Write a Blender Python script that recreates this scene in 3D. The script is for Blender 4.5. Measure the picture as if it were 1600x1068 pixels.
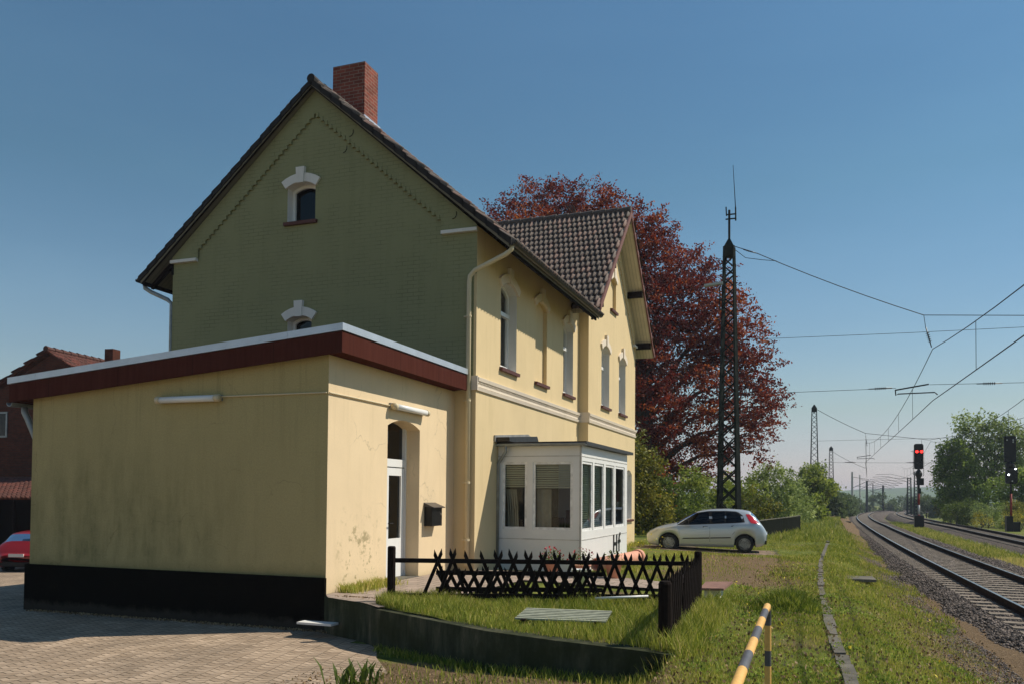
import bpy, bmesh, math, random
import numpy as np
from mathutils import Vector, Matrix
from mathutils.geometry import tessellate_polygon

for o in list(bpy.data.objects): bpy.data.objects.remove(o)
scene = bpy.context.scene
COL = scene.collection

# ---------------------------------------------------------------- camera
cam_d = bpy.data.cameras.new('camera'); cam = bpy.data.objects.new('camera', cam_d); COL.objects.link(cam)
R_ = Vector((0.939057, 0.343657, 0.00851)); U_ = Vector((0.001689, -0.029368, 0.999567)); D_ = Vector((-0.343758, 0.938636, 0.028159))
cam.matrix_world = Matrix(((R_.x, U_.x, -D_.x, 6.515), (R_.y, U_.y, -D_.y, -10.9552), (R_.z, U_.z, -D_.z, 1.5025), (0, 0, 0, 1)))
cam_d.sensor_width = 36; cam_d.lens = 1311.9 / 1600 * 36
cam_d.shift_y = (737.5 - 534) / 1600
cam_d.clip_end = 9000; cam_d.clip_start = .1
scene.camera = cam

# ---------------------------------------------------------------- light
SUN = Vector((1.0, .64, 1.30)).normalized()
w = bpy.data.worlds.new('World'); scene.world = w; w.use_nodes = True
nt = w.node_tree; bg = nt.nodes['Background']
sky = nt.nodes.new('ShaderNodeTexSky'); sky.sky_type = 'NISHITA'; sky.sun_disc = False
sky.sun_elevation = math.asin(SUN.z); sky.sun_rotation = math.atan2(SUN.x, SUN.y)
sky.altitude = 0; sky.air_density = 2.0; sky.dust_density = 0.0; sky.ozone_density = 3.0
tint = nt.nodes.new('ShaderNodeMix'); tint.data_type = 'RGBA'; tint.blend_type = 'MULTIPLY'; tint.inputs[0].default_value = 1; tint.inputs[7].default_value = (.68, .95, 1.13, 1)
gtc = nt.nodes.new('ShaderNodeTexCoord'); gs = nt.nodes.new('ShaderNodeSeparateXYZ'); nt.links.new(gtc.outputs['Generated'], gs.inputs[0]); gr = nt.nodes.new('ShaderNodeValToRGB'); nt.links.new(gs.outputs[2], gr.inputs[0])
gr.color_ramp.elements[0].position = .0; gr.color_ramp.elements[0].color = (1.10, 1.30, 2.80, 1); gr.color_ramp.elements[1].position = .34; gr.color_ramp.elements[1].color = (.64, .92, 1.13, 1); e_ = gr.color_ramp.elements.new(.10); e_.color = (.90, 1.10, 1.58, 1); nt.links.new(gr.outputs[0], tint.inputs[7])
nt.links.new(sky.outputs[0], tint.inputs[6]); cn = nt.nodes.new('ShaderNodeTexNoise'); cn.inputs['Scale'].default_value = 2.2; cn.inputs['Detail'].default_value = 6; cmap = nt.nodes.new('ShaderNodeMapping'); cmap.inputs['Scale'].default_value = (1, 1.6, 5); nt.links.new(gtc.outputs['Generated'], cmap.inputs[0]); nt.links.new(cmap.outputs[0], cn.inputs['Vector']); cr_ = nt.nodes.new('ShaderNodeValToRGB'); nt.links.new(cn.outputs[0], cr_.inputs[0]); cr_.color_ramp.elements[0].position = .38; cr_.color_ramp.elements[0].color = (.975, .98, .985, 1); cr_.color_ramp.elements[1].position = .70; cr_.color_ramp.elements[1].color = (1.06, 1.045, 1.03, 1); cm = nt.nodes.new('ShaderNodeMix'); cm.data_type = 'RGBA'; cm.blend_type = 'MULTIPLY'; cm.inputs[0].default_value = 1; nt.links.new(tint.outputs[2], cm.inputs[6]); nt.links.new(cr_.outputs[0], cm.inputs[7]); nt.links.new(cm.outputs[2], bg.inputs[0]); bg.inputs[1].default_value = .064
sd = bpy.data.lights.new('sun', 'SUN'); sd.energy = 5.0; sd.angle = math.radians(.5); sd.color = (1, .93, .80)
so = bpy.data.objects.new('sun', sd); COL.objects.link(so); so.rotation_euler = SUN.to_track_quat('Z', 'Y').to_euler()
so.location = (30, 10, 60)
scene.view_settings.view_transform = 'Standard'; scene.view_settings.look = 'None'
scene.view_settings.exposure = 0.02; scene.view_settings.gamma = 1
scene.render.engine = 'CYCLES'

# ---------------------------------------------------------------- materials
def _n(nt, t, **k):
    n = nt.nodes.new(t)
    for a, b in k.items():
        if a in n.inputs: n.inputs[a].default_value = b
        else: setattr(n, a, b)
    return n
def ramp(nt, fac, stops):
    r = nt.nodes.new('ShaderNodeValToRGB'); e = r.color_ramp.elements
    while len(e) < len(stops): e.new(.5)
    for i, (p, c) in enumerate(stops):
        e[i].position = p; e[i].color = (c[0], c[1], c[2], 1) if not isinstance(c, (int, float)) else (c, c, c, 1)
    nt.links.new(fac, r.inputs[0]); return r.outputs[0]
def noise(nt, vec, scale, detail=6, rough=.6, dist=0):
    n = _n(nt, 'ShaderNodeTexNoise'); n.inputs['Scale'].default_value = scale; n.inputs['Detail'].default_value = detail
    n.inputs['Roughness'].default_value = rough; n.inputs['Distortion'].default_value = dist
    nt.links.new(vec, n.inputs['Vector']); return n.outputs[0]
def mapping(nt, vec, scale=(1, 1, 1), loc=(0, 0, 0)):
    m = nt.nodes.new('ShaderNodeMapping'); m.inputs['Scale'].default_value = scale; m.inputs['Location'].default_value = loc
    nt.links.new(vec, m.inputs[0]); return m.outputs[0]
def mix(nt, fac, a, b, mode='MIX'):
    m = nt.nodes.new('ShaderNodeMix'); m.data_type = 'RGBA'; m.blend_type = mode
    for s, v in ((m.inputs[0], fac), (m.inputs[6], a), (m.inputs[7], b)):
        if hasattr(v, 'is_linked') or isinstance(v, bpy.types.NodeSocket): nt.links.new(v, s)
        elif isinstance(v, (int, float)): s.default_value = v
        else: s.default_value = (v[0], v[1], v[2], 1)
    return m.outputs[2]
def math_(nt, op, a, b=0.0, c=None):
    m = nt.nodes.new('ShaderNodeMath'); m.operation = op
    for i, v in enumerate((a, b) if c is None else (a, b, c)):
        if isinstance(v, bpy.types.NodeSocket): nt.links.new(v, m.inputs[i])
        else: m.inputs[i].default_value = v
    return m.outputs[0]
def bump(nt, h, strength=.3, dist=.01, normal=None):
    b = nt.nodes.new('ShaderNodeBump'); b.inputs['Strength'].default_value = strength; b.inputs['Distance'].default_value = dist
    nt.links.new(h, b.inputs['Height'])
    if normal: nt.links.new(normal, b.inputs['Normal'])
    return b.outputs[0]
def base(name, rough=.8, metal=0, spec=.3):
    m = bpy.data.materials.new(name); m.use_nodes = True; nt = m.node_tree; p = nt.nodes['Principled BSDF']
    p.inputs['Roughness'].default_value = rough; p.inputs['Metallic'].default_value = metal
    p.inputs['Specular IOR Level'].default_value = spec
    tc = nt.nodes.new('ShaderNodeTexCoord')
    return m, nt, p, tc.outputs['Object']
def simple(name, col, rough=.8, metal=0, spec=.3, var=.25, scale=6, bmp=.0, bscale=60):
    m, nt, p, v = base(name, rough, metal, spec)
    n = noise(nt, v, scale, 5)
    lo = [c * (1 - var) for c in col]; hi = [min(1, c * (1 + var)) for c in col]
    nt.links.new(ramp(nt, n, [(.3, lo), (.7, hi)]), p.inputs['Base Color'])
    if bmp: nt.links.new(bump(nt, noise(nt, v, bscale, 3), bmp, .01), p.inputs['Normal'])
    return m
M = {}
def cracks(nt, v, c, col):
    nz = nt.nodes.new('ShaderNodeTexNoise'); nz.inputs['Scale'].default_value = 2.3; nz.inputs['Detail'].default_value = 8; nt.links.new(v, nz.inputs[0])
    sc = nt.nodes.new('ShaderNodeVectorMath'); sc.operation = 'SCALE'; sc.inputs[3].default_value = .55; nt.links.new(nz.outputs[1], sc.inputs[0])
    ad = nt.nodes.new('ShaderNodeVectorMath'); nt.links.new(v, ad.inputs[0]); nt.links.new(sc.outputs[0], ad.inputs[1])
    vo = nt.nodes.new('ShaderNodeTexVoronoi'); vo.feature = 'DISTANCE_TO_EDGE'; vo.inputs['Scale'].default_value = .75; nt.links.new(ad.outputs[0], vo.inputs['Vector'])
    ln = ramp(nt, vo.outputs['Distance'], [(0, 1), (.006, 0)]); mk = ramp(nt, noise(nt, v, .8, 4), [(.50, 0), (.58, 1)])
    return mix(nt, math_(nt, 'MULTIPLY', math_(nt, 'MULTIPLY', ln, mk), .55), c, [x * .4 for x in col])
def plaster(name, col, brick=False, stain=0., spots=0., rough_b=.35, grain=.12):
    m, nt, p, v = base(name, .9, 0, .15)
    big = noise(nt, v, .9, 5, .6)
    c = mix(nt, ramp(nt, big, [(.3, 0), (.75, 1)]), [x * .93 for x in col], [min(1, x * 1.04) for x in col])
    run = noise(nt, mapping(nt, v, (3.5, 3.5, .35)), 1.2, 7, .7); c = mix(nt, ramp(nt, run, [(.52, 0), (.80, .38)]), c, [col[0] * .62, col[1] * .62, col[2] * .55])
    chip = noise(nt, v, 13, 6, .8); c = mix(nt, ramp(nt, chip, [(.68, 0), (.74, .35)]), c, [x * .5 for x in col])
    fine = noise(nt, v, 38, 3)
    c = mix(nt, math_(nt, 'MULTIPLY', ramp(nt, fine, [(.35, 0), (.75, 1)]), grain), c, [x * .6 for x in col])
    if brick:   # painted brickwork: joints only as relief, plus faint dirt in them
        b = nt.nodes.new('ShaderNodeTexBrick'); b.inputs['Scale'].default_value = 1
        b.inputs['Brick Width'].default_value = .26; b.inputs['Row Height'].default_value = .083; b.inputs['Mortar Size'].default_value = .010
        b.inputs['Mortar Smooth'].default_value = .6
        sx = nt.nodes.new('ShaderNodeSeparateXYZ'); nt.links.new(v, sx.inputs[0])
        cx = nt.nodes.new('ShaderNodeCombineXYZ'); nt.links.new(math_(nt, 'ADD', sx.outputs[0], sx.outputs[1]), cx.inputs[0]); nt.links.new(sx.outputs[2], cx.inputs[1])
        wob = noise(nt, v, 9, 2); cx2 = nt.nodes.new('ShaderNodeVectorMath'); cx2.operation = 'ADD'
        nt.links.new(cx.outputs[0], cx2.inputs[0]); sc = nt.nodes.new('ShaderNodeVectorMath'); sc.operation = 'SCALE'; sc.inputs[3].default_value = .012
        nw = nt.nodes.new('ShaderNodeTexNoise'); nw.inputs['Scale'].default_value = 7; nt.links.new(v, nw.inputs[0]); nt.links.new(nw.outputs[1], sc.inputs[0]); nt.links.new(sc.outputs[0], cx2.inputs[1])
        nt.links.new(cx2.outputs[0], b.inputs['Vector'])
        patch = ramp(nt, noise(nt, v, 1.7, 4), [(.42, 0), (.62, 1)])
        c = mix(nt, math_(nt, 'MULTIPLY', math_(nt, 'MULTIPLY', b.outputs['Fac'], patch), .5), c, [x * .4 for x in col])
        h = math_(nt, 'ADD', math_(nt, 'MULTIPLY', b.outputs['Fac'], -1.0), math_(nt, 'MULTIPLY', fine, .3))
        nt.links.new(bump(nt, h, rough_b, .006), p.inputs['Normal'])
    else:
        nt.links.new(bump(nt, fine, rough_b, .006), p.inputs['Normal'])
    if stain:   # mould runs
        s = noise(nt, mapping(nt, v, (2.2, 2.2, .42)), 1.6, 7, .65)
        s2 = noise(nt, v, .42, 2)
        f = math_(nt, 'MULTIPLY', ramp(nt, s, [(.44, 0), (.70, 1)]), ramp(nt, s2, [(.44, 0), (.58, 1)]))
        sx = nt.nodes.new('ShaderNodeSeparateXYZ'); nt.links.new(v, sx.inputs[0])
        # masks: lower, middle-left region of the front wall
        mz = ramp(nt, math_(nt, 'DIVIDE', sx.outputs[2], 3.6), [(.0, 1), (.36, .9), (.62, .25), (.85, 0)])
        mx = ramp(nt, math_(nt, 'DIVIDE', math_(nt, 'ADD', sx.outputs[0], 6.5), 6.0), [(.0, .5), (.15, 1), (.45, .85), (.85, .03)])
        bl_ = noise(nt, v, 3.2, 8, .75); f = math_(nt, 'MULTIPLY', math_(nt, 'MULTIPLY', math_(nt, 'MULTIPLY', ramp(nt, s, [(.40, .15), (.66, 1)]), ramp(nt, bl_, [(.36, .35), (.62, 1.0)])), mz), mx)
        dr = ramp(nt, noise(nt, mapping(nt, v, (9, 9, .25)), 1.0, 6, .7), [(.55, 0), (.7, 1)]); tz = ramp(nt, math_(nt, 'DIVIDE', sx.outputs[2], 3.6), [(.55, 0), (.92, .55)]); f = math_(nt, 'MAXIMUM', f, math_(nt, 'MULTIPLY', dr, tz)); lo = ramp(nt, math_(nt, 'ADD', math_(nt, 'DIVIDE', sx.outputs[2], 3.6), math_(nt, 'MULTIPLY', bl_, .12)), [(.11, .7), (.19, 0)]); f = math_(nt, 'MAXIMUM', f, lo)
        c = mix(nt, math_(nt, 'MULTIPLY', f, stain), c, (.10, .11, .04))
        c = cracks(nt, v, c, col)
    if spots:
        s = noise(nt, v, 5.5, 8, .75); z = nt.nodes.new('ShaderNodeSeparateXYZ'); nt.links.new(v, z.inputs[0])
        mz = ramp(nt, math_(nt, 'DIVIDE', z.outputs[2], 2.0), [(0, 1), (.45, .8), (.7, 0)])
        my = ramp(nt, math_(nt, 'DIVIDE', z.outputs[1], 2.0), [(.1, 0), (.25, 1), (.7, 1), (.9, 0)])
        f = math_(nt, 'MULTIPLY', math_(nt, 'MULTIPLY', ramp(nt, s, [(.53, 0), (.62, 1)]), mz), my)
        c = mix(nt, math_(nt, 'MULTIPLY', f, spots), c, (.16, .14, .05))
        lo = ramp(nt, math_(nt, 'DIVIDE', z.outputs[2], 1.0), [(0, 1), (.10, .4), (.3, 0)])
        c = mix(nt, math_(nt, 'MULTIPLY', lo, .35), c, (.30, .24, .12))
        c = cracks(nt, v, c, col)
    nt.links.new(c, p.inputs['Base Color']); M[name] = m; return m
CREAM = (.66, .515, .275)
M['rim_paint'] = simple('rim_paint', (.55, .56, .56), .35, .3, .5, var=.05)
plaster('house_paint_shaded', (.27, .268, .142), brick=True, rough_b=.28)  # same paint as the front, darkened: the yard side's shade is in the colour
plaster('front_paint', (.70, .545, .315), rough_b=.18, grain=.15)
plaster('annex_paint_shaded', (.46, .375, .175), stain=.8, rough_b=1.0, grain=.42)  # sunless front wall; its shade is mixed into the base colour
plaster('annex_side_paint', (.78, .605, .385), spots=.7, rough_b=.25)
plaster('white_trim', (.74, .71, .66), rough_b=.15)
plaster('cream_trim', (.76, .655, .53), rough_b=.2, grain=.2)
M['plinth'] = simple('plinth', (.006, .005, .004), 1.0, spec=0, bmp=.4, bscale=90)
M['fascia'] = simple('fascia', (.095, .027, .020), .55, var=.1, scale=3)
def fasciamat():
    m, nt, p, v = base('fascia_sheet', .9, 0, .02); s = nt.nodes.new('ShaderNodeSeparateXYZ'); nt.links.new(v, s.inputs[0])
    st = noise(nt, mapping(nt, v, (6, 6, .5)), 2.2, 7, .7); c = mix(nt, ramp(nt, st, [(.35, 0), (.72, 1)]), (.062, .018, .013), (.088, .029, .021))
    u = math_(nt, 'ADD', s.outputs[0], s.outputs[1]); j = math_(nt, 'LESS_THAN', math_(nt, 'FRACT', math_(nt, 'DIVIDE', u, 1.53)), .007)
    c = mix(nt, math_(nt, 'MULTIPLY', j, .85), c, (.02, .008, .006)); nt.links.new(c, p.inputs['Base Color']); nt.links.new(bump(nt, noise(nt, v, 1.1, 3), .3, .02), p.inputs['Normal']); M['fascia'] = m
fasciamat()
def plinth_mat():
    m, nt, p, v = base('plinth_mat', 1.0, 0, .0); s = nt.nodes.new('ShaderNodeSeparateXYZ'); nt.links.new(v, s.inputs[0]); n = noise(nt, v, 5, 8, .75)
    c = ramp(nt, n, [(.3, (.0045, .004, .003)), (.62, (.008, .007, .005)), (.75, (.022, .018, .014))])
    lo = ramp(nt, math_(nt, 'ADD', s.outputs[2], math_(nt, 'MULTIPLY', n, .25)), [(0, 1), (.001, 1)]); d = ramp(nt, math_(nt, 'ADD', math_(nt, 'ADD', s.outputs[2], .62), math_(nt, 'MULTIPLY', n, -.35)), [(0, .8), (.10, 0)])
    nt.links.new(mix(nt, d, c, (.055, .045, .035)), p.inputs['Base Color']); nt.links.new(bump(nt, n, .5, .01), p.inputs['Normal']); M['plinth'] = m
plinth_mat()
M['zinc'] = simple('zinc', (.55, .58, .62), .42, .6, var=.08, scale=3)
M['old_zinc'] = simple('old_zinc', (.28, .30, .30), .5, .5, var=.2)
M['dark_gutter'] = simple('dark_gutter', (.035, .032, .03), .4, .4, var=.3)
M['pipe_cream'] = simple('pipe_cream', (.62, .52, .34), .5, var=.06)
M['white_pvc'] = simple('white_pvc', (.78, .77, .74), .35, 0, .5, var=.04, scale=2)
M['soffit'] = None
M['dark_wood'] = simple('dark_wood', (.014, .009, .007), .9, spec=.08, var=.3, scale=20, bmp=.3)
M['verge'] = simple('verge', (.17, .075, .06), .7, var=.2)
M['sill'] = simple('sill', (.10, .035, .028), .55, var=.2, scale=15)
M['black_metal'] = simple('black_metal', (.012, .012, .012), .4, .2, var=.3)
M['mast_green'] = simple('mast_green', (.016, .021, .016), .7, 0, .12, var=.4, scale=3)
M['concrete'] = simple('concrete', (.125, .112, .088), .9, var=.4, scale=4, bmp=.5)
M['render_old'] = None
M['rubber'] = simple('rubber', (.012, .012, .012), .7)
M['dark_interior'] = simple('dark_interior', (.03, .03, .028), .9)
M['curtain'] = simple('curtain', (.45, .43, .38), .9, var=.1)
M['terracotta'] = simple('terracotta', (.62, .30, .20), .7, var=.15)
M['petal_red'] = simple('petal_red', (.45, .03, .04), .6, var=.3, scale=30)
M['brass'] = simple('brass', (.5, .45, .35), .3, .8)
def wallstone(name):
    m, nt, p, v = base(name, .95, 0, .1)
    s = noise(nt, mapping(nt, v, (2.0, 2.0, .5)), 2.5, 8, .7)
    c = ramp(nt, s, [(.32, (.018, .024, .012)), (.5, (.055, .060, .036)), (.62, (.10, .095, .060)), (.75, (.24, .215, .15))])
    c = mix(nt, ramp(nt, noise(nt, v, 1.3, 6, .7), [(.45, 0), (.65, .8)]), c, (.03, .035, .014))
    nt.links.new(c, p.inputs['Base Color']); nt.links.new(bump(nt, noise(nt, v, 14, 8, .7), .7, .03), p.inputs['Normal']); M[name] = m
wallstone('render_old')
def boards(name, col, axis, pitch=.11, gap=.012, rough=.8):
    m, nt, p, v = base(name, rough, 0, .2)
    s = nt.nodes.new('ShaderNodeSeparateXYZ'); nt.links.new(v, s.inputs[0])
    fr = math_(nt, 'FRACT', math_(nt, 'DIVIDE', s.outputs[axis], pitch))
    ln = math_(nt, 'LESS_THAN', fr, gap / pitch)
    c = mix(nt, ramp(nt, noise(nt, v, 3, 4), [(.3, 0), (.7, 1)]), [x * .85 for x in col], col)
    c = mix(nt, math_(nt, 'MULTIPLY', ln, .7), c, [x * .3 for x in col])
    nt.links.new(c, p.inputs['Base Color']); M[name] = m; return m
boards('soffit', (.62, .55, .42), 0)
boards('soffit_dark', (.22, .20, .15), 1, .12)
def brick(name, c1, c2, mortar, w_=.24, h_=.08):
    m, nt, p, v = base(name, .9, 0, .15)
    b = nt.nodes.new('ShaderNodeTexBrick'); b.inputs['Scale'].default_value = 1; b.inputs['Brick Width'].default_value = w_
    b.inputs['Row Height'].default_value = h_; b.inputs['Mortar Size'].default_value = .009; b.inputs['Bias'].default_value = -.1
    b.inputs['Color1'].default_value = (*c1, 1); b.inputs['Color2'].default_value = (*c2, 1); b.inputs['Mortar'].default_value = (*mortar, 1)
    s = nt.nodes.new('ShaderNodeSeparateXYZ'); nt.links.new(v, s.inputs[0]); cx = nt.nodes.new('ShaderNodeCombineXYZ')
    nt.links.new(math_(nt, 'ADD', s.outputs[0], s.outputs[1]), cx.inputs[0]); nt.links.new(s.outputs[2], cx.inputs[1]); nt.links.new(cx.outputs[0], b.inputs['Vector'])
    c = mix(nt, math_(nt, 'MULTIPLY', ramp(nt, noise(nt, v, 4, 6), [(.45, 0), (.8, 1)]), .6), b.outputs['Color'], [x * .25 for x in c1])
    nt.links.new(c, p.inputs['Base Color']); nt.links.new(bump(nt, math_(nt, 'MULTIPLY', b.outputs['Fac'], -1.0), .6, .01), p.inputs['Normal']); M[name] = m
brick('chimney_brick', (.27, .068, .045), (.13, .036, .026), (.26, .18, .14))
brick('old_brick', (.11, .030, .016), (.065, .019, .011), (.06, .04, .028))
def tilemat(name, col, var=.35):
    m, nt, p, v = base(name, .75, 0, .3)
    a = nt.nodes.new('ShaderNodeAttribute'); a.attribute_name = 'tone'
    c = ramp(nt, a.outputs['Fac'], [(0, [x * (1 - var) for x in col]), (.6, col), (1, (col[0] * 1.5, col[1] * 1.15, col[2] * 1.1))])
    c = mix(nt, ramp(nt, noise(nt, v, 12, 5), [(.4, 0), (.8, .5)]), c, [x * .45 for x in col])
    nt.links.new(c, p.inputs['Base Color']); nt.links.new(bump(nt, noise(nt, v, 80, 3), .25, .004), p.inputs['Normal']); M[name] = m
tilemat('roof_tile', (.165, .128, .105))
tilemat('red_tile', (.13, .050, .035)); tilemat('verge_tile', (.035, .028, .024))  # verge_tile: darker copy of the roof tile, shade put into its colour
def glass(name, tint=(.35, .38, .36), refl=.9):
    m = bpy.data.materials.new(name); m.use_nodes = True; nt = m.node_tree; nt.nodes.clear()
    out = nt.nodes.new('ShaderNodeOutputMaterial'); t = nt.nodes.new('ShaderNodeBsdfTransparent'); t.inputs[0].default_value = (*tint, 1)
    g = nt.nodes.new('ShaderNodeBsdfGlossy'); g.inputs['Roughness'].default_value = .02; g.inputs[0].default_value = (refl, refl, refl, 1)
    f = nt.nodes.new('ShaderNodeFresnel'); f.inputs[0].default_value = 1.42; mx = nt.nodes.new('ShaderNodeMixShader')
    nt.links.new(f.outputs[0], mx.inputs[0]); nt.links.new(t.outputs[0], mx.inputs[1]); nt.links.new(g.outputs[0], mx.inputs[2]); nt.links.new(mx.outputs[0], out.inputs[0])
    M[name] = m
glass('glass', (.80, .83, .78)); glass('car_glass', (.30, .35, .31)); glass('dark_glass', (.06, .09, .08))
def leafmat(name, cols, trans=.35, rough=.6):
    m = bpy.data.materials.new(name); m.use_nodes = True; nt = m.node_tree; nt.nodes.clear()
    out = nt.nodes.new('ShaderNodeOutputMaterial'); a = nt.nodes.new('ShaderNodeAttribute'); a.attribute_name = 'tone'
    c = ramp(nt, a.outputs['Fac'], [(i / (len(cols) - 1), k) for i, k in enumerate(cols)])
    d = nt.nodes.new('ShaderNodeBsdfPrincipled'); d.inputs['Roughness'].default_value = rough; d.inputs['Specular IOR Level'].default_value = .25
    t = nt.nodes.new('ShaderNodeBsdfTranslucent'); mx = nt.nodes.new('ShaderNodeMixShader'); mx.inputs[0].default_value = trans
    nt.links.new(c, d.inputs['Base Color']); nt.links.new(c, t.inputs[0]); nt.links.new(d.outputs[0], mx.inputs[1]); nt.links.new(t.outputs[0], mx.inputs[2]); nt.links.new(mx.outputs[0], out.inputs[0])
    M[name] = m
leafmat('beech_leaf', [(.038, .004, .005), (.115, .013, .009), (.24, .036, .013), (.50, .15, .03)], .44)
leafmat('green_leaf', [(.035, .06, .010), (.10, .15, .022), (.22, .27, .04)], .4)
leafmat('light_leaf', [(.09, .13, .02), (.23, .29, .04), (.42, .44, .08)], .45)
leafmat('olive_leaf', [(.04, .05, .010), (.16, .17, .022), (.38, .32, .04)], .35)
leafmat('silver_leaf', [(.09, .13, .035), (.27, .34, .09), (.50, .56, .20)], .4)
leafmat('yellow_leaf', [(.14, .15, .02), (.36, .31, .03), (.55, .45, .05)], .4)
leafmat('mid_leaf', [(.065, .11, .016), (.20, .28, .04), (.42, .50, .10)], .45)
leafmat('far_leaf', [(.07, .10, .04), (.12, .17, .06), (.19, .24, .09)], .4)
leafmat('grass_blade', [(.065, .105, .010), (.18, .235, .024), (.40, .40, .06), (.64, .52, .18)], .35)
leafmat('flower_yellow', [(.7, .5, .02), (.9, .75, .1)], .2)
leafmat('stone_chip', [(.055, .045, .04), (.12, .10, .088), (.25, .20, .17)], 0.0, .9)
M['bark'] = simple('bark', (.06, .05, .04), .95, var=.4, scale=8, bmp=.6, bscale=20)

# ---------------------------------------------------------------- mesh helpers
class MB:
    def __init__(s): s.v = []; s.f = []
    def poly(s, pts, flip=False):
        i = len(s.v); s.v += [tuple(p) for p in pts]; f = list(range(i, i + len(pts))); s.f.append(f[::-1] if flip else f); return s
    def box(s, x0, y0, z0, x1, y1, z1):
        i = len(s.v); s.v += [(x0, y0, z0), (x1, y0, z0), (x1, y1, z0), (x0, y1, z0), (x0, y0, z1), (x1, y0, z1), (x1, y1, z1), (x0, y1, z1)]
        s.f += [[i + a for a in q] for q in ((0, 3, 2, 1), (4, 5, 6, 7), (0, 1, 5, 4), (1, 2, 6, 5), (2, 3, 7, 6), (3, 0, 4, 7))]; return s
    def obox(s, c, ax, ay, az):   # centre + three half-axis vectors
        c, ax, ay, az = map(Vector, (c, ax, ay, az)); i = len(s.v)
        for k in ((-1, -1, -1), (1, -1, -1), (1, 1, -1), (-1, 1, -1), (-1, -1, 1), (1, -1, 1), (1, 1, 1), (-1, 1, 1)):
            s.v.append(tuple(c + ax * k[0] + ay * k[1] + az * k[2]))
        s.f += [[i + a for a in q] for q in ((0, 3, 2, 1), (4, 5, 6, 7), (0, 1, 5, 4), (1, 2, 6, 5), (2, 3, 7, 6), (3, 0, 4, 7))]; return s
    def bar(s, p, q, w_, d_, up=(0, 0, 1)):
        p, q, up = Vector(p), Vector(q), Vector(up); t = (q - p); L = t.length; t /= L
        a = t.cross(up)
        if a.length < 1e-4: a = t.cross(Vector((1, 0, 0)))
        a.normalize(); b = a.cross(t)
        return s.obox((p + q) / 2, t * L / 2, a * w_ / 2, b * d_ / 2)
    def tube(s, pts, r, n=8, cap=True):
        pts = [Vector(p) for p in pts]; rs = r if hasattr(r, '__len__') else [r] * len(pts); i0 = len(s.v)
        prev = None
        for k, p in enumerate(pts):
            t = (pts[min(k + 1, len(pts) - 1)] - pts[max(k - 1, 0)]).normalized()
            if prev is None:
                a = t.cross(Vector((0, 0, 1)))
                if a.length < .1: a = t.cross(Vector((1, 0, 0)))
            else: a = prev - t * prev.dot(t)
            a.normalize(); prev = a; b = t.cross(a)
            for j in range(n):
                th = 2 * math.pi * j / n; s.v.append(tuple(p + (a * math.cos(th) + b * math.sin(th)) * rs[k]))
        for k in range(len(pts) - 1):
            for j in range(n):
                a0 = i0 + k * n + j; a1 = i0 + k * n + (j + 1) % n; s.f.append([a0, a1, a1 + n, a0 + n])
        if cap:
            s.f.append([i0 + j for j in range(n)][::-1]); s.f.append([i0 + (len(pts) - 1) * n + j for j in range(n)])
        return s
    def prism(s, pts, d):   # planar outline swept by vector d
        pts = [Vector(p) for p in pts]; d = Vector(d); n = len(pts); i = len(s.v)
        s.v += [tuple(p) for p in pts] + [tuple(p + d) for p in pts]
        nn = Vector((0, 0, 0))
        for k in range(n): nn += pts[k].cross(pts[(k + 1) % n])
        fl = nn.dot(d) > 0
        a = list(range(i, i + n)); b = list(range(i + n, i + 2 * n))
        s.f.append(a[::-1] if fl else a); s.f.append(b if fl else b[::-1])
        for k in range(n):
            q = [i + k, i + (k + 1) % n, i + n + (k + 1) % n, i + n + k]; s.f.append(q if fl else q[::-1])
        return s
    def holed(s, outer, holes):   # flat sheet with holes
        vs = [Vector(p) for L in [outer] + holes for p in L]; i = len(s.v); s.v += [tuple(p) for p in vs]
        for t in tessellate_polygon([[Vector(p) for p in L] for L in [outer] + holes]): s.f.append([i + k for k in t])
        return s
    def lathe(s, prof, c=(0, 0, 0), n=16, axis='z'):
        i = len(s.v)
        for (r, h) in prof:
            for j in range(n):
                th = 2 * math.pi * j / n; a, b = r * math.cos(th), r * math.sin(th)
                p = (a, b, h) if axis == 'z' else ((h, a, b) if axis == 'x' else (b, h, a))
                s.v.append((c[0] + p[0], c[1] + p[1], c[2] + p[2]))
        for k in range(len(prof) - 1):
            for j in range(n): s.f.append([i + k * n + j, i + k * n + (j + 1) % n, i + (k + 1) * n + (j + 1) % n, i + (k + 1) * n + j])
        if prof[0][0] > 1e-4: s.f.append([i + j for j in range(n)][::-1])
        if prof[-1][0] > 1e-4: s.f.append([i + (len(prof) - 1) * n + j for j in range(n)])
        return s
    def build(s, name, mat, parent=None, smooth=False, local=False):
        me = bpy.data.meshes.new(name)
        off = ORG.get(parent.name, (0, 0, 0)) if (parent and not local) else (0, 0, 0)
        vv = s.v if off == (0, 0, 0) else [(a - off[0], b - off[1], c - off[2]) for a, b, c in s.v]
        me.from_pydata(vv, [], s.f); me.update()
        if smooth: me.polygons.foreach_set('use_smooth', [True] * len(me.polygons))
        me.materials.append(M[mat] if isinstance(mat, str) else mat)
        o = bpy.data.objects.new(name, me); COL.objects.link(o)
        if parent: o.parent = parent; ORG[o.name] = off
        return o
ORG = {}
def thing(name, label, cat, loc=(0, 0, 0), rz=0, group=None):
    o = bpy.data.objects.new(name, None); COL.objects.link(o); o.empty_display_size = .2; o.location = loc; o.rotation_euler = (0, 0, rz)
    o['label'] = label; o['category'] = cat
    if group: o['group'] = group
    ORG[o.name] = tuple(loc) if rz == 0 else (0, 0, 0); return o
def tag(o, label, cat, group=None, kind=None):
    o['label'] = label; o['category'] = cat
    if group: o['group'] = group
    if kind: o['kind'] = kind
    return o
def struct(o, label, cat, kind='structure'):
    o['kind'] = kind; o['label'] = label; o['category'] = cat; return o
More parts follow.
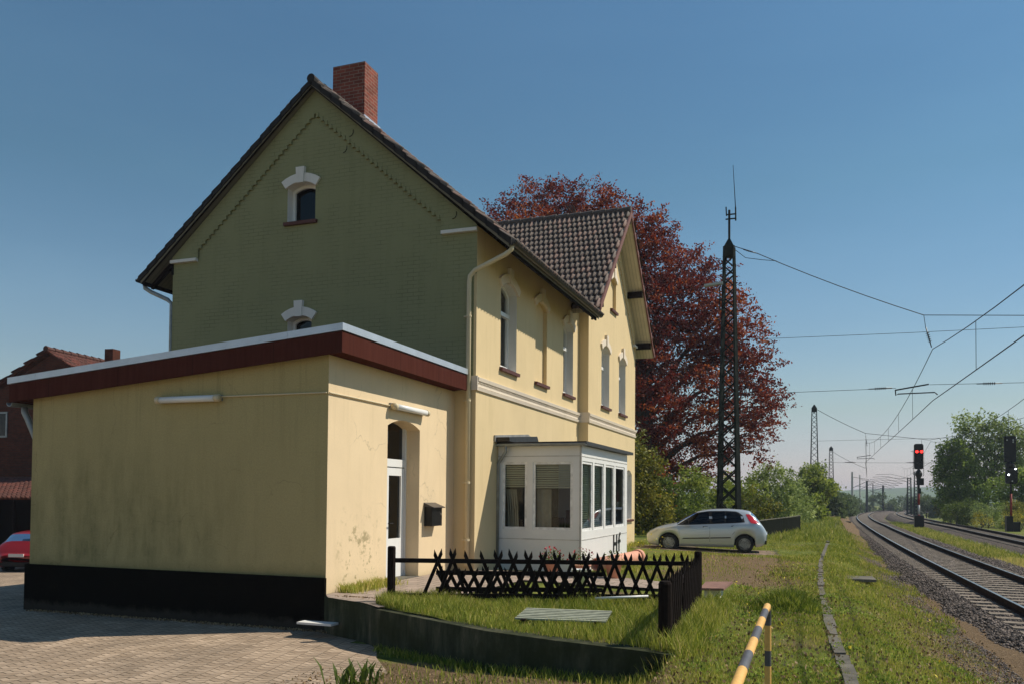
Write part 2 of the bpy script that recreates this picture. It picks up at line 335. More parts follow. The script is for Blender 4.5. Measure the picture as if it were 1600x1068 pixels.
def fast(name, V, F, mat, tone=None, parent=None, smooth=False):   # numpy mesh, F (n,k)
    me = bpy.data.meshes.new(name); k = F.shape[1]
    me.vertices.add(len(V)); me.vertices.foreach_set('co', np.asarray(V, np.float32).ravel())
    me.loops.add(F.size); me.loops.foreach_set('vertex_index', F.astype(np.int32).ravel())
    me.polygons.add(len(F)); me.polygons.foreach_set('loop_start', np.arange(0, F.size, k, dtype=np.int32)); me.polygons.foreach_set('loop_total', np.full(len(F), k, np.int32))
    if smooth: me.polygons.foreach_set('use_smooth', np.ones(len(F), bool))
    me.update(calc_edges=True)
    if tone is not None:
        a = me.attributes.new('tone', 'FLOAT', 'FACE'); a.data.foreach_set('value', np.asarray(tone, np.float32))
    me.materials.append(M[mat] if isinstance(mat, str) else mat)
    o = bpy.data.objects.new(name, me); COL.objects.link(o)
    if parent: o.parent = parent
    return o
def copy_tree(o, parent=None):
    c = o.copy(); COL.objects.link(c)
    if parent: c.parent = parent
    for ch in [x for x in bpy.data.objects if x.parent == o]: copy_tree(ch, c)
    return c
# ================================================================ GROUND
WALL = [(.55, -.62), (.95, -.96), (2.9, -1.90), (3.75, -2.05), (4.75, -2.17), (5.15, -2.20)]
def sm(a, b, x): t = np.clip((x - a) / (b - a), 0, 1); return t * t * (3 - 2 * t)
def trackx(y, c=10.51): return c + .0003 * (np.minimum(y, 420) - 40) ** 2 + .228 * np.maximum(y - 420, 0)
def kerbx(y): return np.interp(y, [-60, -2.5, .3, 6, 14, 24, 46, 60, 120, 420], [7.0, 6.80, 6.66, 6.54, 6.54, 6.78, 7.4, 7.8, 9.6, 50])
def wall_y(x): return np.interp(x, [p[0] for p in WALL], [p[1] for p in WALL])
def hgt(x, y, sheet=False):
    x = np.asarray(x, float); y = np.asarray(y, float)
    top = -.02 - .10 * sm(1, 4.5, x) - .02 * sm(0, 5, y) - .14 * sm(3, 14, y)        # garden and station forecourt
    h = top.copy()
    yard = -.55 - .70 * sm(-8, -17, x)
    low = yard + (.09) * sm(1.0, 4.4, x) + .25 * sm(4.4, 5.6, x)                        # yard rising to the grass
    off = .55 if sheet else .12
    below = (y < wall_y(x) + off) & (x > -.25) & (x < (5.02 if sheet else 5.12)) | (x <= -.25) & (y < .1) | (x < -4.0)
    h = np.where(below, low, h)
    right = sm(5.0, 5.5, x)
    g = -.20 - .10 * sm(2, 14, y)
    h = h * (1 - right) + g * right
    tx = trackx(y) - 10.51
    kx = kerbx(y)
    h = np.where(x > kx, g - (.50) * sm(kx + .2, kx + 2.1, x), h)
    h = h - .012 * np.maximum(y - 60, 0) * (y < 260) - .012 * 200 * (y >= 260)
    h = h + .025 * np.sin(x * 1.7 + y * .6) * np.sin(y * 1.1 - x * .4) * (right + (x > kx)) * .8
    return h
def axis(parts): return np.unique(np.concatenate([np.arange(a, b, s) for a, b, s in parts]))
gx = axis([(-4000, -400, 400), (-400, -60, 30), (-60, -12, 3), (-12, -1, .8), (-1, 12, .18), (12, 40, 1.5), (40, 200, 10), (200, 4001, 350)])
gy = axis([(-60, -14, 6), (-14, -4, .6), (-4, 4, .12), (4, 30, .5), (30, 120, 3), (120, 600, 20), (600, 5001, 400)])
GX, GY = np.meshgrid(gx, gy); GZ = hgt(GX, GY, True)
V = np.stack([GX.ravel(), GY.ravel(), GZ.ravel()], 1); nx, ny = len(gx), len(gy)
ii = (np.arange(ny - 1)[:, None] * nx + np.arange(nx - 1)[None, :]).ravel()
F = np.stack([ii, ii + 1, ii + nx + 1, ii + nx], 1)
m, nt, p, v = base('ground', .95, 0, .1)
n1 = noise(nt, v, .55, 7, .65); n2 = noise(nt, v, 3.2, 6, .7); n3 = noise(nt, v, 26, 4, .7)
green = ramp(nt, n2, [(.3, (.065, .09, .015)), (.55, (.15, .175, .032)), (.75, (.32, .26, .085))])
soil = ramp(nt, n3, [(.3, (.08, .052, .030)), (.55, (.185, .125, .070)), (.75, (.31, .215, .125))])
s = nt.nodes.new('ShaderNodeSeparateXYZ'); nt.links.new(v, s.inputs[0])
def band(nt, val, a, b, c, d): return ramp(nt, math_(nt, 'DIVIDE', math_(nt, 'SUBTRACT', val, a), d - a), [(0, 0), ((b - a) / (d - a), 1), ((c - a) / (d - a), 1), (1, 0)])
bx = band(nt, s.outputs[0], 2.6, 3.9, 5.0, 6.4); by = band(nt, s.outputs[1], 5, 7.5, 14, 17)      # trodden earth in front of the bay
b2 = band(nt, s.outputs[0], 7.5, 8.3, 9.6, 10.6)                                                      # sandy strip along the ballast
b3 = math_(nt, 'MULTIPLY', band(nt, s.outputs[0], -1, .5, 4.3, 5.6), band(nt, s.outputs[1], -9, -7, -2.0, -1.4))
f = math_(nt, 'MAXIMUM', math_(nt, 'MULTIPLY', bx, by), math_(nt, 'MULTIPLY', b2, .9)); f = math_(nt, 'MAXIMUM', f, math_(nt, 'MULTIPLY', b3, .8))
f = math_(nt, 'ADD', math_(nt, 'MULTIPLY', f, .45), n1)
c = mix(nt, ramp(nt, f, [(.52, 0), (.68, 1)]), green, soil)
nt.links.new(c, p.inputs['Base Color']); nt.links.new(bump(nt, math_(nt, 'ADD', n3, n2), .8, .05), p.inputs['Normal']); M['ground'] = m
go = struct(fast('ground', V, F, 'ground', smooth=True), 'grass and bare soil ground', 'ground')

# raised garden bed behind the retaining wall
xs_ = np.arange(.56, 5.13, .12); N_ = 26; V = []
for x in xs_:
    y0_, y1_ = float(wall_y(x)) + .13, float(wall_y(x)) + 3.2
    for k in range(N_): yy = y0_ + (y1_ - y0_) * k / (N_ - 1); V.append((x, yy, float(hgt(x, yy)) + .008 + .010 * math.sin(x * 9 + yy * 7)))
F = np.array([[i * N_ + j, (i + 1) * N_ + j, (i + 1) * N_ + j + 1, i * N_ + j + 1] for i in range(len(xs_) - 1) for j in range(N_ - 1)])
struct(fast('garden_soil', np.array(V), F, 'ground', smooth=True), 'soil of the raised garden', 'ground')
# yard paving: interlocking blocks with a zigzag joint
m, nt, p, v = base('paving', .9, 0, .15)
s = nt.nodes.new('ShaderNodeSeparateXYZ'); nt.links.new(v, s.inputs[0]); X, Y = s.outputs[0], s.outputs[1]
rot = math.radians(13); U = math_(nt, 'ADD', math_(nt, 'MULTIPLY', X, math.cos(rot)), math_(nt, 'MULTIPLY', Y, math.sin(rot)))
W = math_(nt, 'SUBTRACT', math_(nt, 'MULTIPLY', Y, math.cos(rot)), math_(nt, 'MULTIPLY', X, math.sin(rot)))
tri = math_(nt, 'ABSOLUTE', math_(nt, 'SUBTRACT', math_(nt, 'FRACT', math_(nt, 'DIVIDE', U, .225)), .5))
row = math_(nt, 'DIVIDE', math_(nt, 'ADD', W, math_(nt, 'MULTIPLY', tri, .15)), .115)
fr = math_(nt, 'FRACT', row); j1 = math_(nt, 'LESS_THAN', fr, .17)
col_ = math_(nt, 'DIVIDE', math_(nt, 'ADD', U, .1125), .225)
j2 = math_(nt, 'LESS_THAN', math_(nt, 'FRACT', col_), .04); jt = math_(nt, 'MAXIMUM', j1, j2)
wn = nt.nodes.new('ShaderNodeTexWhiteNoise'); wn.noise_dimensions = '2D'; cb = nt.nodes.new('ShaderNodeCombineXYZ')
nt.links.new(math_(nt, 'FLOOR', row), cb.inputs[0]); nt.links.new(math_(nt, 'FLOOR', col_), cb.inputs[1]); nt.links.new(cb.outputs[0], wn.inputs[0])
c = ramp(nt, wn.outputs[0], [(0, (.34, .245, .165)), (1, (.52, .385, .27))])
c = mix(nt, ramp(nt, noise(nt, v, 1.1, 7, .65), [(.35, 0), (.72, .7)]), c, (.16, .12, .085)); c = mix(nt, ramp(nt, noise(nt, v, 2.7, 5, .7), [(.66, 0), (.72, .75)]), c, (.07, .055, .045))
c = mix(nt, math_(nt, 'MULTIPLY', ramp(nt, noise(nt, v, 22, 4), [(.5, 0), (.8, 1)]), .5), c, (.42, .36, .30))
c = mix(nt, math_(nt, 'MULTIPLY', jt, .85), c, (.07, .055, .035))
nt.links.new(c, p.inputs['Base Color']); nt.links.new(bump(nt, math_(nt, 'ADD', math_(nt, 'MULTIPLY', jt, -1.0), math_(nt, 'MULTIPLY', noise(nt, v, 60, 3), .4)), .6, .01), p.inputs['Normal']); M['paving'] = m
mb = MB()
xs = [-40, -30, -24, -17, -15, -13, -11.5, -10, -8.8, -8, -6.5, -3, -.4, .4, 1.0]
def yh(x): return float(hgt(x, -3.)) + (.006 if x > -8.5 else .035)
for a, b in zip(xs[:-1], xs[1:]):
    y1 = .02 if a >= -7 else 30
    if a >= -.45: y1 = -.2
    if a >= .35: y1 = -.75
    mb.poly([(a, -14, yh(a)), (b, -14, yh(b)), (b, y1, yh(b)), (a, y1, yh(a))])
mb.poly([(1.0, -14, -.544), (2.2, -14, -.53), (1.75, -4, -.535), (1.9, -2.4, -.52), (1.3, -1.6, -.53), (1.0, -1.05, -.54)])
struct(mb.build('yard_paving', 'paving'), 'interlocking block paving of the yard', 'paving')
# path in front of the annex door
m, nt, p, v = base('path', .9, 0, .15)
br = nt.nodes.new('ShaderNodeTexBrick'); br.inputs['Scale'].default_value = 1; br.inputs['Brick Width'].default_value = .3; br.inputs['Row Height'].default_value = .3; br.inputs['Mortar Size'].default_value = .008
br.inputs['Color1'].default_value = (.40, .31, .25, 1); br.inputs['Color2'].default_value = (.34, .27, .22, 1); br.inputs['Mortar'].default_value = (.10, .085, .06, 1); nt.links.new(v, br.inputs['Vector'])
c = mix(nt, ramp(nt, noise(nt, v, 5, 7, .7), [(.4, 0), (.75, .6)]), br.outputs[0], (.13, .10, .07)); nt.links.new(c, p.inputs['Base Color'])
nt.links.new(bump(nt, noise(nt, v, 40, 4), .4, .01), p.inputs['Normal']); M['path'] = m
mb = MB().poly([(-.25, -.28, .0), (.55, -.62, .0), (.95, -.94, .0), (1.35, -.2, .0), (1.5, 3.4, -.005), (4.4, 3.7, -.09), (4.4, 4.8, -.10), (1.84, 5.2, -.01), (-.2, 4.9, .005), (-.46, 4.6, .005), (-.46, -.0, .005)])
struct(mb.build('path', 'path'), 'worn slab path in front of the annex door', 'path')
mb = MB(); q = [(.4, 16.4), (5.3, 16.9), (5.0, 18.9), (.4, 18.8)]; N_ = 12
for i in range(N_ + 1):
    for j in range(N_ + 1):
        a, b = i / N_, j / N_; x = (q[0][0] * (1 - a) + q[1][0] * a) * (1 - b) + (q[3][0] * (1 - a) + q[2][0] * a) * b; y = (q[0][1] * (1 - a) + q[1][1] * a) * (1 - b) + (q[3][1] * (1 - a) + q[2][1] * a) * b
        e_ = (i in (0, N_)) or (j in (0, N_)); mb.v.append((x + (random.uniform(-.28, .28) if e_ else 0), y + (random.uniform(-.22, .22) if e_ else 0), float(hgt(x, y)) + (.004 if e_ else .012)))
for i in range(N_):
    for j in range(N_): k = i * (N_ + 1) + j; mb.f.append([k, k + N_ + 1, k + N_ + 2, k + 1])
struct(mb.build('parking_patch', simple('old_pavers', (.22, .155, .11), .95, var=.35, scale=3, bmp=.6, bscale=30)), 'paved patch under the parked car', 'paving')

# kerb line of old platform edge stones
root = thing('platform_edge', 'weathered line of old platform edge stones sunk in the grass', 'kerb', (6.7, 5, -.3)); random.seed(2)
y = -6.0; k = 0
while y < 62 and k < 100:
    L = .62 if y < 16 else 1.9
    x0, x1 = float(kerbx(y)) + random.uniform(-.015, .015), float(kerbx(y + L)) + random.uniform(-.015, .015)
    z0 = float(hgt(x0, y)); wd = .060 + random.uniform(-.012, .012); hz = .026 + random.uniform(-.012, .012)
    MB().obox(((x0 + x1) / 2, y + L / 2, z0 + hz - .08), ((x1 - x0) / 2, L / 2 - .008, random.uniform(-.01, .01)), (wd, 0, random.uniform(-.006, .006)), (0, 0, .08)).build('edge_stone', 'concrete', root)
    y += L; k += 1
# ================================================================ TRACKS
def rail_mesh(off, y0, y1, z=-.48, c=10.51):
    ys = np.concatenate([np.arange(y0, 60, 2.5), np.arange(60, y1, 5.)])
    prof = [(-.065, -.15), (-.065, -.135), (-.01, -.12), (-.01, -.04), (-.036, -.03), (-.036, -.004), (-.028, 0), (.028, 0), (.036, -.004), (.036, -.03), (.01, -.04), (.01, -.12), (.065, -.135), (.065, -.15)]
    mb = MB(); n = len(prof); zz = -.012 * np.clip(ys - 60, 0, 200) * .5
    for y, dz in zip(ys, zz):
        x = float(trackx(y, c)) + off
        mb.v += [(x + a, y, z + b + dz) for a, b in prof]
    for k in range(len(ys) - 1):
        for j in range(n): mb.f.append([k * n + j, (k + 1) * n + j, (k + 1) * n + (j + 1) % n, k * n + (j + 1) % n])
    return mb, n, len(ys)
def railmat():
    m, nt, p, v = base('rail_steel', .9, 0, .05)
    nt.links.new(ramp(nt, noise(nt, v, 8, 4), [(.3, (.018, .012, .010)), (.7, (.05, .032, .024))]), p.inputs['Base Color']); M['rail_side'] = m
    M['rail_top'] = simple('rail_top', (.62, .58, .54), .28, 1, var=.1, scale=3)
railmat()
def sleepermat():
    m, nt, p, v = base('sleeper', .9, 0, .15)
    nt.links.new(ramp(nt, noise(nt, v, 4, 6, .7), [(.3, (.13, .105, .08)), (.7, (.30, .25, .20))]), p.inputs['Base Color']); M['sleeper'] = m
sleepermat()
def track(label, c, y0, n_parts, y_end, ystart_rest, extra=0):
    root = thing('railway_track', label, 'railway track', (c, 10, -.85), group='railway tracks')
    for off in (-.7525, .7525):
        mb, n, m_ = rail_mesh(off, y0, y_end, c=c); o = mb.build('rail', 'rail_side', root)
        o.data.materials.append(M['rail_top'])
        for i, pl in enumerate(o.data.polygons): pl.material_index = 1 if (i % n) in (6,) else 0
    y = y0
    for k in range(n_parts):
        x = float(trackx(y, c)); z = -.63 - .006 * max(0, y - 60)
        MB().prism([(x - 1.3, y - .13, z), (x - 1.3, y + .13, z), (x - 1.3, y + .15, z - .18), (x - 1.3, y - .15, z - .18)], (2.6, 0, 0)).build('sleeper', 'sleeper', root)
        y += .62
    mb = MB()
    while y < 230:
        x = float(trackx(y, c)); z = -.63 - .006 * max(0, y - 60); mb.box(x - 1.3, y - .13, z - .1, x + 1.3, y + .13, z); y += .62
    o = mb.build('sleeper', 'sleeper', root); o['kind'] = 'stuff'
    return root
track('nearer railway track with bright rail tops curving away beside the grass', 10.51, 1.0, 100, 460, 0)
track('farther railway track behind the red signal, dull rails on dark ballast', 16.45, 22.0, 100, 460, 0)
# ballast bed
m, nt, p, v = base('ballast', .95, 0, .1)
vo = nt.nodes.new('ShaderNodeTexVoronoi'); vo.inputs['Scale'].default_value = 17; nt.links.new(v, vo.inputs[0])
c = mix(nt, .8, ramp(nt, noise(nt, v, .5, 4), [(.35, (.105, .082, .068)), (.7, (.16, .125, .10))]), ramp(nt, vo.outputs['Color'], [(.1, (.05, .04, .034)), (.9, (.19, .155, .13))]))
nt.links.new(c, p.inputs['Base Color']); nt.links.new(bump(nt, math_(nt, 'MULTIPLY', vo.outputs['Distance'], -1.0), 1.0, .06), p.inputs['Normal']); M['ballast'] = m
def bed(c, y0, left, right, name, label):
    ys = np.concatenate([np.arange(y0, 60, 1.), np.arange(60, 470, 6.)]); prof = [(-left - .4, -1.3), (-left, -.80), (-1.55, -.665), (-.6, -.67), (0, -.675), (.6, -.67), (1.55, -.665), (right, -.80), (right + .5, -1.4)]
    xs_ = []; 
    V = np.array([(float(trackx(y, c)) + a, y, b + .015 * math.sin(y * 3.1 + a * 5) - .006 * max(0, y - 60)) for y in ys for a, b in prof]); n = len(prof)
    F = np.array([[k * n + j, k * n + j + 1, (k + 1) * n + j + 1, (k + 1) * n + j] for k in range(len(ys) - 1) for j in range(n - 1)])
    return struct(fast(name, V, F, 'ballast', smooth=True), label, 'ballast')
bed(10.51, -12, 1.95, 2.6, 'ballast_bed', 'ballast bed under the nearer track')
bed(16.45, 10, 2.3, 2.6, 'ballast_bed', 'ballast bed under the farther track')
# loose ballast stones near the camera
rng = np.random.default_rng(5)
def stones(n, sampler, size, name, label, mat='stone_chip'):
    x, y, z = sampler(n); n = len(x); P = np.stack([x, y, z], 1)
    S = size[0] + (size[1] - size[0]) * rng.random(n)
    oct_ = np.array([(1, 0, 0), (-1, 0, 0), (0, 1, 0), (0, -1, 0), (0, 0, 1), (0, 0, -1)], float)
    fc = np.array([(0, 2, 4), (2, 1, 4), (1, 3, 4), (3, 0, 4), (2, 0, 5), (1, 2, 5), (3, 1, 5), (0, 3, 5)])
    Q = rng.normal(size=(n, 3, 3)); Q, _ = np.linalg.qr(Q)
    loc = oct_[None] * (0.6 + .6 * rng.random((n, 6, 1))) * np.array([1, .8, .65]); loc = np.einsum('nij,nkj->nki', Q, loc) * S[:, None, None]
    V = (P[:, None] + loc).reshape(-1, 3); F = (fc[None] + (np.arange(n) * 6)[:, None, None]).reshape(-1, 3)
    o = fast(name, V, F, mat, np.repeat(rng.random(n), 8)); return struct(o, label, 'ballast stones', 'stuff')
def near_ballast(n):
    y = -2 + 44 * rng.random(n) ** 1.7; a = rng.uniform(-2.3, 2.3, n); x = trackx(y) + a
    z = np.interp(a, [-2.4, -1.95, -1.55, 1.55, 2.3], [-.84, -.80, -.665, -.665, -.74]) + .01
    on = (np.abs((y - 1.0) / .62 - np.round((y - 1.0) / .62)) < .22) & (np.abs(a) < 1.3)
    keep = ~on | (rng.random(n) < .10)
    return x[keep], y[keep], z[keep]
stones(46000, near_ballast, (.022, .050), 'ballast_stones', 'loose broken stone of the track bed')
def strip(n):
    y = -3 + 30 * rng.random(n) ** 1.5; x = trackx(y) - 2.1 - np.abs(rng.normal(0, .42, n)); return x, y, hgt(x, y) + .0
stones(16000, strip, (.010, .028), 'gravel', 'scattered gravel along the foot of the ballast')
# cable duct between the tracks
root = thing('cable_duct', 'pale concrete cable duct running between the two tracks', 'cable duct', (14.3, 30, -.85))
y = 16.0
while y < 66:
    x = 14.25 + (y - 40) ** 2 * .0003; MB().box(x - .16, y, -1.0, x + .16, y + .97, -.72 + random.uniform(-.01, .01)).build('duct_lid', 'concrete', root); y += 1.0

# retaining wall
root = thing('retaining_wall', 'low mouldy rendered retaining wall holding up the small garden', 'retaining wall', (2.5, -1.6, -.5))
mb = MB(); inn = [(.70, -.38), (1.08, -.74), (2.98, -1.66), (3.78, -1.81), (4.75, -1.93), (5.0, -1.95)]
for k in range(len(WALL) - 1):
    (a, b), (c_, d_) = WALL[k], WALL[k + 1]; (e, f_), (g, h_) = inn[k], inn[k + 1]
    z0 = -.005 - .10 * k / 4; z1 = -.005 - .10 * (k + 1) / 4
    i = len(mb.v); mb.v += [(a, b, -.9), (c_, d_, -.9), (g, h_, -.9), (e, f_, -.9), (a, b, z0), (c_, d_, z1), (g, h_, z1), (e, f_, z0)]
    mb.f += [[i + q for q in t] for t in ((4, 5, 6, 7), (0, 1, 5, 4), (2, 3, 7, 6))]
    if k == 4: mb.f.append([i + 1, i + 2, i + 6, i + 5])
mb.poly([(.55, -.62, -.9), (.55, -.62, -.005), (.70, -.38, -.005), (.70, -.38, -.9)])
mb.poly([(-.25, -.26, -.9), (.55, -.62, -.9), (.55, -.62, -.005), (-.25, -.26, -.005)])
mb.poly([(-.25, -.26, -.005), (.55, -.62, -.005), (.70, -.38, -.005), (-.2, .0, -.005)])
mb.poly([(-.25, -.26, -.9), (-.25, -.26, -.005), (-.46, -.05, -.005), (-.46, -.05, -.9)])
mb.build('wall', 'render_old', root)
mb = MB()
mb.box(-.55, -.62, -.36, .02, -.42, -.33); mb.build('step', 'white_trim', root)
# ================================================================ STATION HOUSE
G = 4.667; W0 = -7.72; L1 = 7.73; P = .28; YE = 18.9; RX = -3.86
house = thing('station_house', 'two storey cream painted brick station house with dark tiled gable roof', 'house', (0, G, 0))
TN = .86   # roof pitch tangent
def rz_(x): return 6.56 + (.77 - abs(x - RX) - RX) * TN if False else 6.56 + (4.63 - abs(x - RX)) * TN
def win_outline(w_, h_, arch, n=7):   # u across from -w/2, v from 0 ; segmental head
    pts = [(-w_ / 2, 0), (w_ / 2, 0), (w_ / 2, h_ - arch)]
    R = (w_ * w_ / 4 + arch * arch) / (2 * arch); cy = h_ - R; a0 = math.asin(w_ / 2 / R)
    for k in range(1, n): a = a0 - 2 * a0 * k / n; pts.append((R * math.sin(a), cy + R * math.cos(a)))
    pts.append((-w_ / 2, h_ - arch)); return pts
class Face:   # wall-local frame
    def __init__(s, o, u, n): s.o, s.u, s.n = Vector(o), Vector(u), Vector(n)
    def __call__(s, u, v, w=0): return s.o + s.u * u + Vector((0, 0, v)) + s.n * w
FR = Face((0, 0, 0), (0, 1, 0), (1, 0, 0)); AV = Face((P, 0, 0), (0, 1, 0), (1, 0, 0)); GB = Face((0, G, 0), (1, 0, 0), (0, -1, 0))
AX = Face((-.47, 0, 0), (0, 1, 0), (1, 0, 0))
def window(face, uc, z0, w_, h_, arch, parent, holes, wallmat, kind='sash', depth=.20, blind=False, trim=True):
    tm_ = 'white_trim' if wallmat == 'house_paint_shaded' else 'cream_trim'
    ol = win_outline(w_, h_, arch); hole = [face(uc + a, z0 + b) for a, b in ol]; holes.append(hole)
    rev = MB(); n = len(ol)
    for k in range(n):
        a, b = ol[k], ol[(k + 1) % n]
        rev.poly([face(uc + a[0], z0 + a[1]), face(uc + b[0], z0 + b[1]), face(uc + b[0], z0 + b[1], -depth - .1), face(uc + a[0], z0 + a[1], -depth - .1)])
    if blind:
        rv = MB(); d = .10
        rv.poly([face(uc + a, z0 + b, -d) for a, b in ol])
        for k in range(n):
            a, b = ol[k], ol[(k + 1) % n]
            rv.poly([face(uc + a[0], z0 + a[1]), face(uc + b[0], z0 + b[1]), face(uc + b[0], z0 + b[1], -d), face(uc + a[0], z0 + a[1], -d)])
        win = rv.build('blind_window', wallmat, parent)
    else:
        fr = MB(); t = .065; ol2 = [(a * (1 - 2 * t / w_), t + b * (1 - 2 * t / h_)) for a, b in ol]
        d0, d1 = -depth, -depth - .07
        for k in range(n):
            a, b, c_, d_ = ol[k], ol[(k + 1) % n], ol2[(k + 1) % n], ol2[k]
            fr.poly([face(uc + q[0], z0 + q[1], d0) for q in (a, b, c_, d_)])
            fr.poly([face(uc + d_[0], z0 + d_[1], d0), face(uc + c_[0], z0 + c_[1], d0), face(uc + c_[0], z0 + c_[1], d1), face(uc + d_[0], z0 + d_[1], d1)])
        def bx_(u0, u1, v0, v1, dd=.02):
            q = [face(u0, v0, d1), face(u1, v0, d1), face(u1, v1, d1), face(u0, v1, d1)]; fr.prism(q, face.n * (.07 + dd))
        if kind == 'sash':
            zt = z0 + h_ * .66; bx_(uc - w_ / 2 + .01, uc + w_ / 2 - .01, zt - .045, zt + .045, .03); bx_(uc - w_ / 2 + .03, uc + w_ / 2 - .03, z0 + .005, z0 + .11, .02)
        win = fr.build('window', 'white_pvc', parent)
        MB().poly([face(uc + a, z0 + b, d1 + .02) for a, b in ol2]).build('pane', 'dark_glass' if kind != 'sash' else 'glass', win)
        cu = MB()
        if kind == 'sash':
            for s_ in (-1, 1): cu.poly([face(uc + s_ * w_ * .5, z0 + .05, d1 - .10), face(uc + s_ * w_ * .16, z0 + .05, d1 - .14), face(uc + s_ * w_ * .30, z0 + h_ * .95, d1 - .14), face(uc + s_ * w_ * .5, z0 + h_ * .95, d1 - .10)])
            cu.build('curtain', 'curtain', win)
        MB().prism([face(uc - w_, z0 - .1, d1 - .35), face(uc + w_, z0 - .1, d1 - .35), face(uc + w_, z0 + h_ + .1, d1 - .35), face(uc - w_, z0 + h_ + .1, d1 - .35)], face.n * -.03).build('room_backing', 'dark_interior', win)
    rev.build('reveal', 'white_trim' if not blind else wallmat, win) if not blind else None
    # sill and arched head stones
    sl = MB(); sl.prism([face(uc - w_ / 2 - .06, z0 - .09, -.12), face(uc - w_ / 2 - .06, z0 - .09, .075), face(uc - w_ / 2 - .06, z0 - .02, .08), face(uc - w_ / 2 - .06, z0 + .005, -.12)], face.u * (w_ + .12)); sl.build('window_sill', 'sill', win)
    if trim:
        R = (w_ * w_ / 4 + arch * arch) / (2 * arch); cy = h_ - R; lt = MB(); a1 = math.asin(min(.99, (w_ / 2 + .03) / R)); th = .19; N = 8
        for k in range(N):
            a, b = -a1 + 2 * a1 * k / N, -a1 + 2 * a1 * (k + 1) / N
            sp = 1 + th / R
            q = [(R * math.sin(a), cy + R * math.cos(a)), (R * math.sin(b), cy + R * math.cos(b)), (R * sp * math.sin(b) * 1.0, cy + R * sp * math.cos(b)), (R * sp * math.sin(a) * 1.0, cy + R * sp * math.cos(a))]
            lt.prism([face(uc + x, z0 + y, -.02) for x, y in q], face.n * .07)
        lt.prism([face(uc - .085, z0 + h_ - .03, -.02), face(uc + .085, z0 + h_ - .03, -.02), face(uc + .11, z0 + h_ + th + .13, -.02), face(uc - .11, z0 + h_ + th + .13, -.02)], face.n * .10)
        for s_ in (-1, 1):
            x = s_ * (w_ / 2 + .02); lt.prism([face(uc + x - .045 * (s_ > 0) - .03, z0 + h_ - arch - .10, -.02), face(uc + x + .075 - .045 * (s_ > 0), z0 + h_ - arch - .10, -.02), face(uc + x + .075 - .045 * (s_ > 0), z0 + h_ - arch + .09, -.02), face(uc + x - .045 * (s_ > 0) - .03, z0 + h_ - arch + .09, -.02)], face.n * .055) if False else None
        lt.build('window_lintel', tm_, win)
    return win
# front wall (track side)
holes = []
window(FR, 6.55, 4.32, 1.02, 1.92, .16, house, holes, 'front_paint')
window(FR, 8.88, 4.32, .92, 2.02, .16, house, holes, 'front_paint', blind=True)
window(FR, 11.28, 4.32, .95, 1.98, .16, house, holes, 'front_paint')
MB().holed([FR(G, -.3), FR(G + L1, -.3), FR(G + L1, 6.98), FR(G, 6.98)], holes).build('wall', 'front_paint', house)
# projecting bay of the track side with its own gable
RY = 15.6; holes = []
window(AV, 14.44, 4.30, 1.02, 1.88, .16, house, holes, 'front_paint'); window(AV, 16.80, 4.30, 1.0, 1.88, .16, house, holes, 'front_paint')
window(AV, 15.45, 7.50, .74, 1.05, .12, house, holes, 'front_paint', blind=True)
window(AV, 13.6, .75, 1.0, 1.7, .16, house, holes, 'front_paint', trim=False); window(AV, 17.9, .75, 1.0, 1.7, .16, house, holes, 'front_paint', trim=False)
ZC = lambda y: 10.74 - abs(y - RY) * .975     # cross roof top surface
MB().holed([AV(G + L1, -.4), AV(YE, -.4), AV(YE, ZC(YE) - .2), AV(RY, ZC(RY) - .2), AV(G + L1, ZC(G + L1) - .2)], holes).build('wall', 'front_paint', house)
MB().poly([(0, G + L1, -.4), (P, G + L1, -.4), (P, G + L1, 7.4), (0, G + L1, 7.4)]).build('wall', 'front_paint', house)
# gable wall towards the yard
holes = []
window(GB, -4.21, 7.52, .72, .86, .10, house, holes, 'house_paint_shaded', kind='plain'); window(GB, -4.21, 4.2, .62, 1.22, .09, house, holes, 'house_paint_shaded', kind='plain')
MB().holed([GB(W0, -.6), GB(-.47, -.6), GB(-.47, 3.66), GB(-.06, 3.66), GB(-.06, 6.0), GB(0, 6.0), GB(0, 6.98), GB(RX, 10.36), GB(W0, 6.98)], holes).build('wall', 'house_paint_shaded', house)
MB().poly([GB(-.47, -.6), GB(0, -.6), GB(0, 6.0), GB(-.06, 6.0), GB(-.06, 3.66), GB(-.47, 3.66)]).build('bounce_lit_strip', 'front_paint', house)  # same gable paint without the darkening, imitating light bounced off the annex
MB().poly([(W0, G, -.6), (W0, YE, -.6), (W0, YE, 6.98), (W0, G, 6.98)]).poly([(W0, YE, -.6), (P, YE, -.6), (P, YE, 7.3), (RX, YE, 10.3), (W0, YE, 6.98)]).build('wall', 'house_paint_shaded', house)
# raised band under the verges ending in stepped bricks
mb = MB()
A = [(-6.97, 6.93), (-6.97, 7.17), (-3.86, 9.86), (-.80, 7.20), (-.80, 6.93)]
mb.holed([GB(W0, 6.93, .035), GB(-6.97, 6.93, .035), GB(-6.97, 7.17, .035), GB(-3.86, 9.88, .035), GB(-.80, 7.20, .035), GB(-.80, 6.93, .035), GB(0, 6.93, .035), GB(0, 7.0, .035), GB(RX, 10.38, .035), GB(W0, 7.0, .035)], [])
mb.build('gable_band', 'house_paint_shaded', house)
mb = MB()
for (a, b), (c_, d_) in (((-6.97, 7.17), (-3.86, 9.88)), ((-.80, 7.20), (-3.86, 9.88))):
    N = 27; mb.prism([(a, G - .001, b + .01), (c_, G - .001, d_ + .01), (c_, G - .001, d_ - .03), (a, G - .001, b - .03)], (0, -.036, 0))
    for k in range(N):
        t = (k + .5) / N; x, z = a + (c_ - a) * t, b + (d_ - b) * t; mb.box(x - .030, G - .052, z - .075, x + .030, G - .001, z + .015)
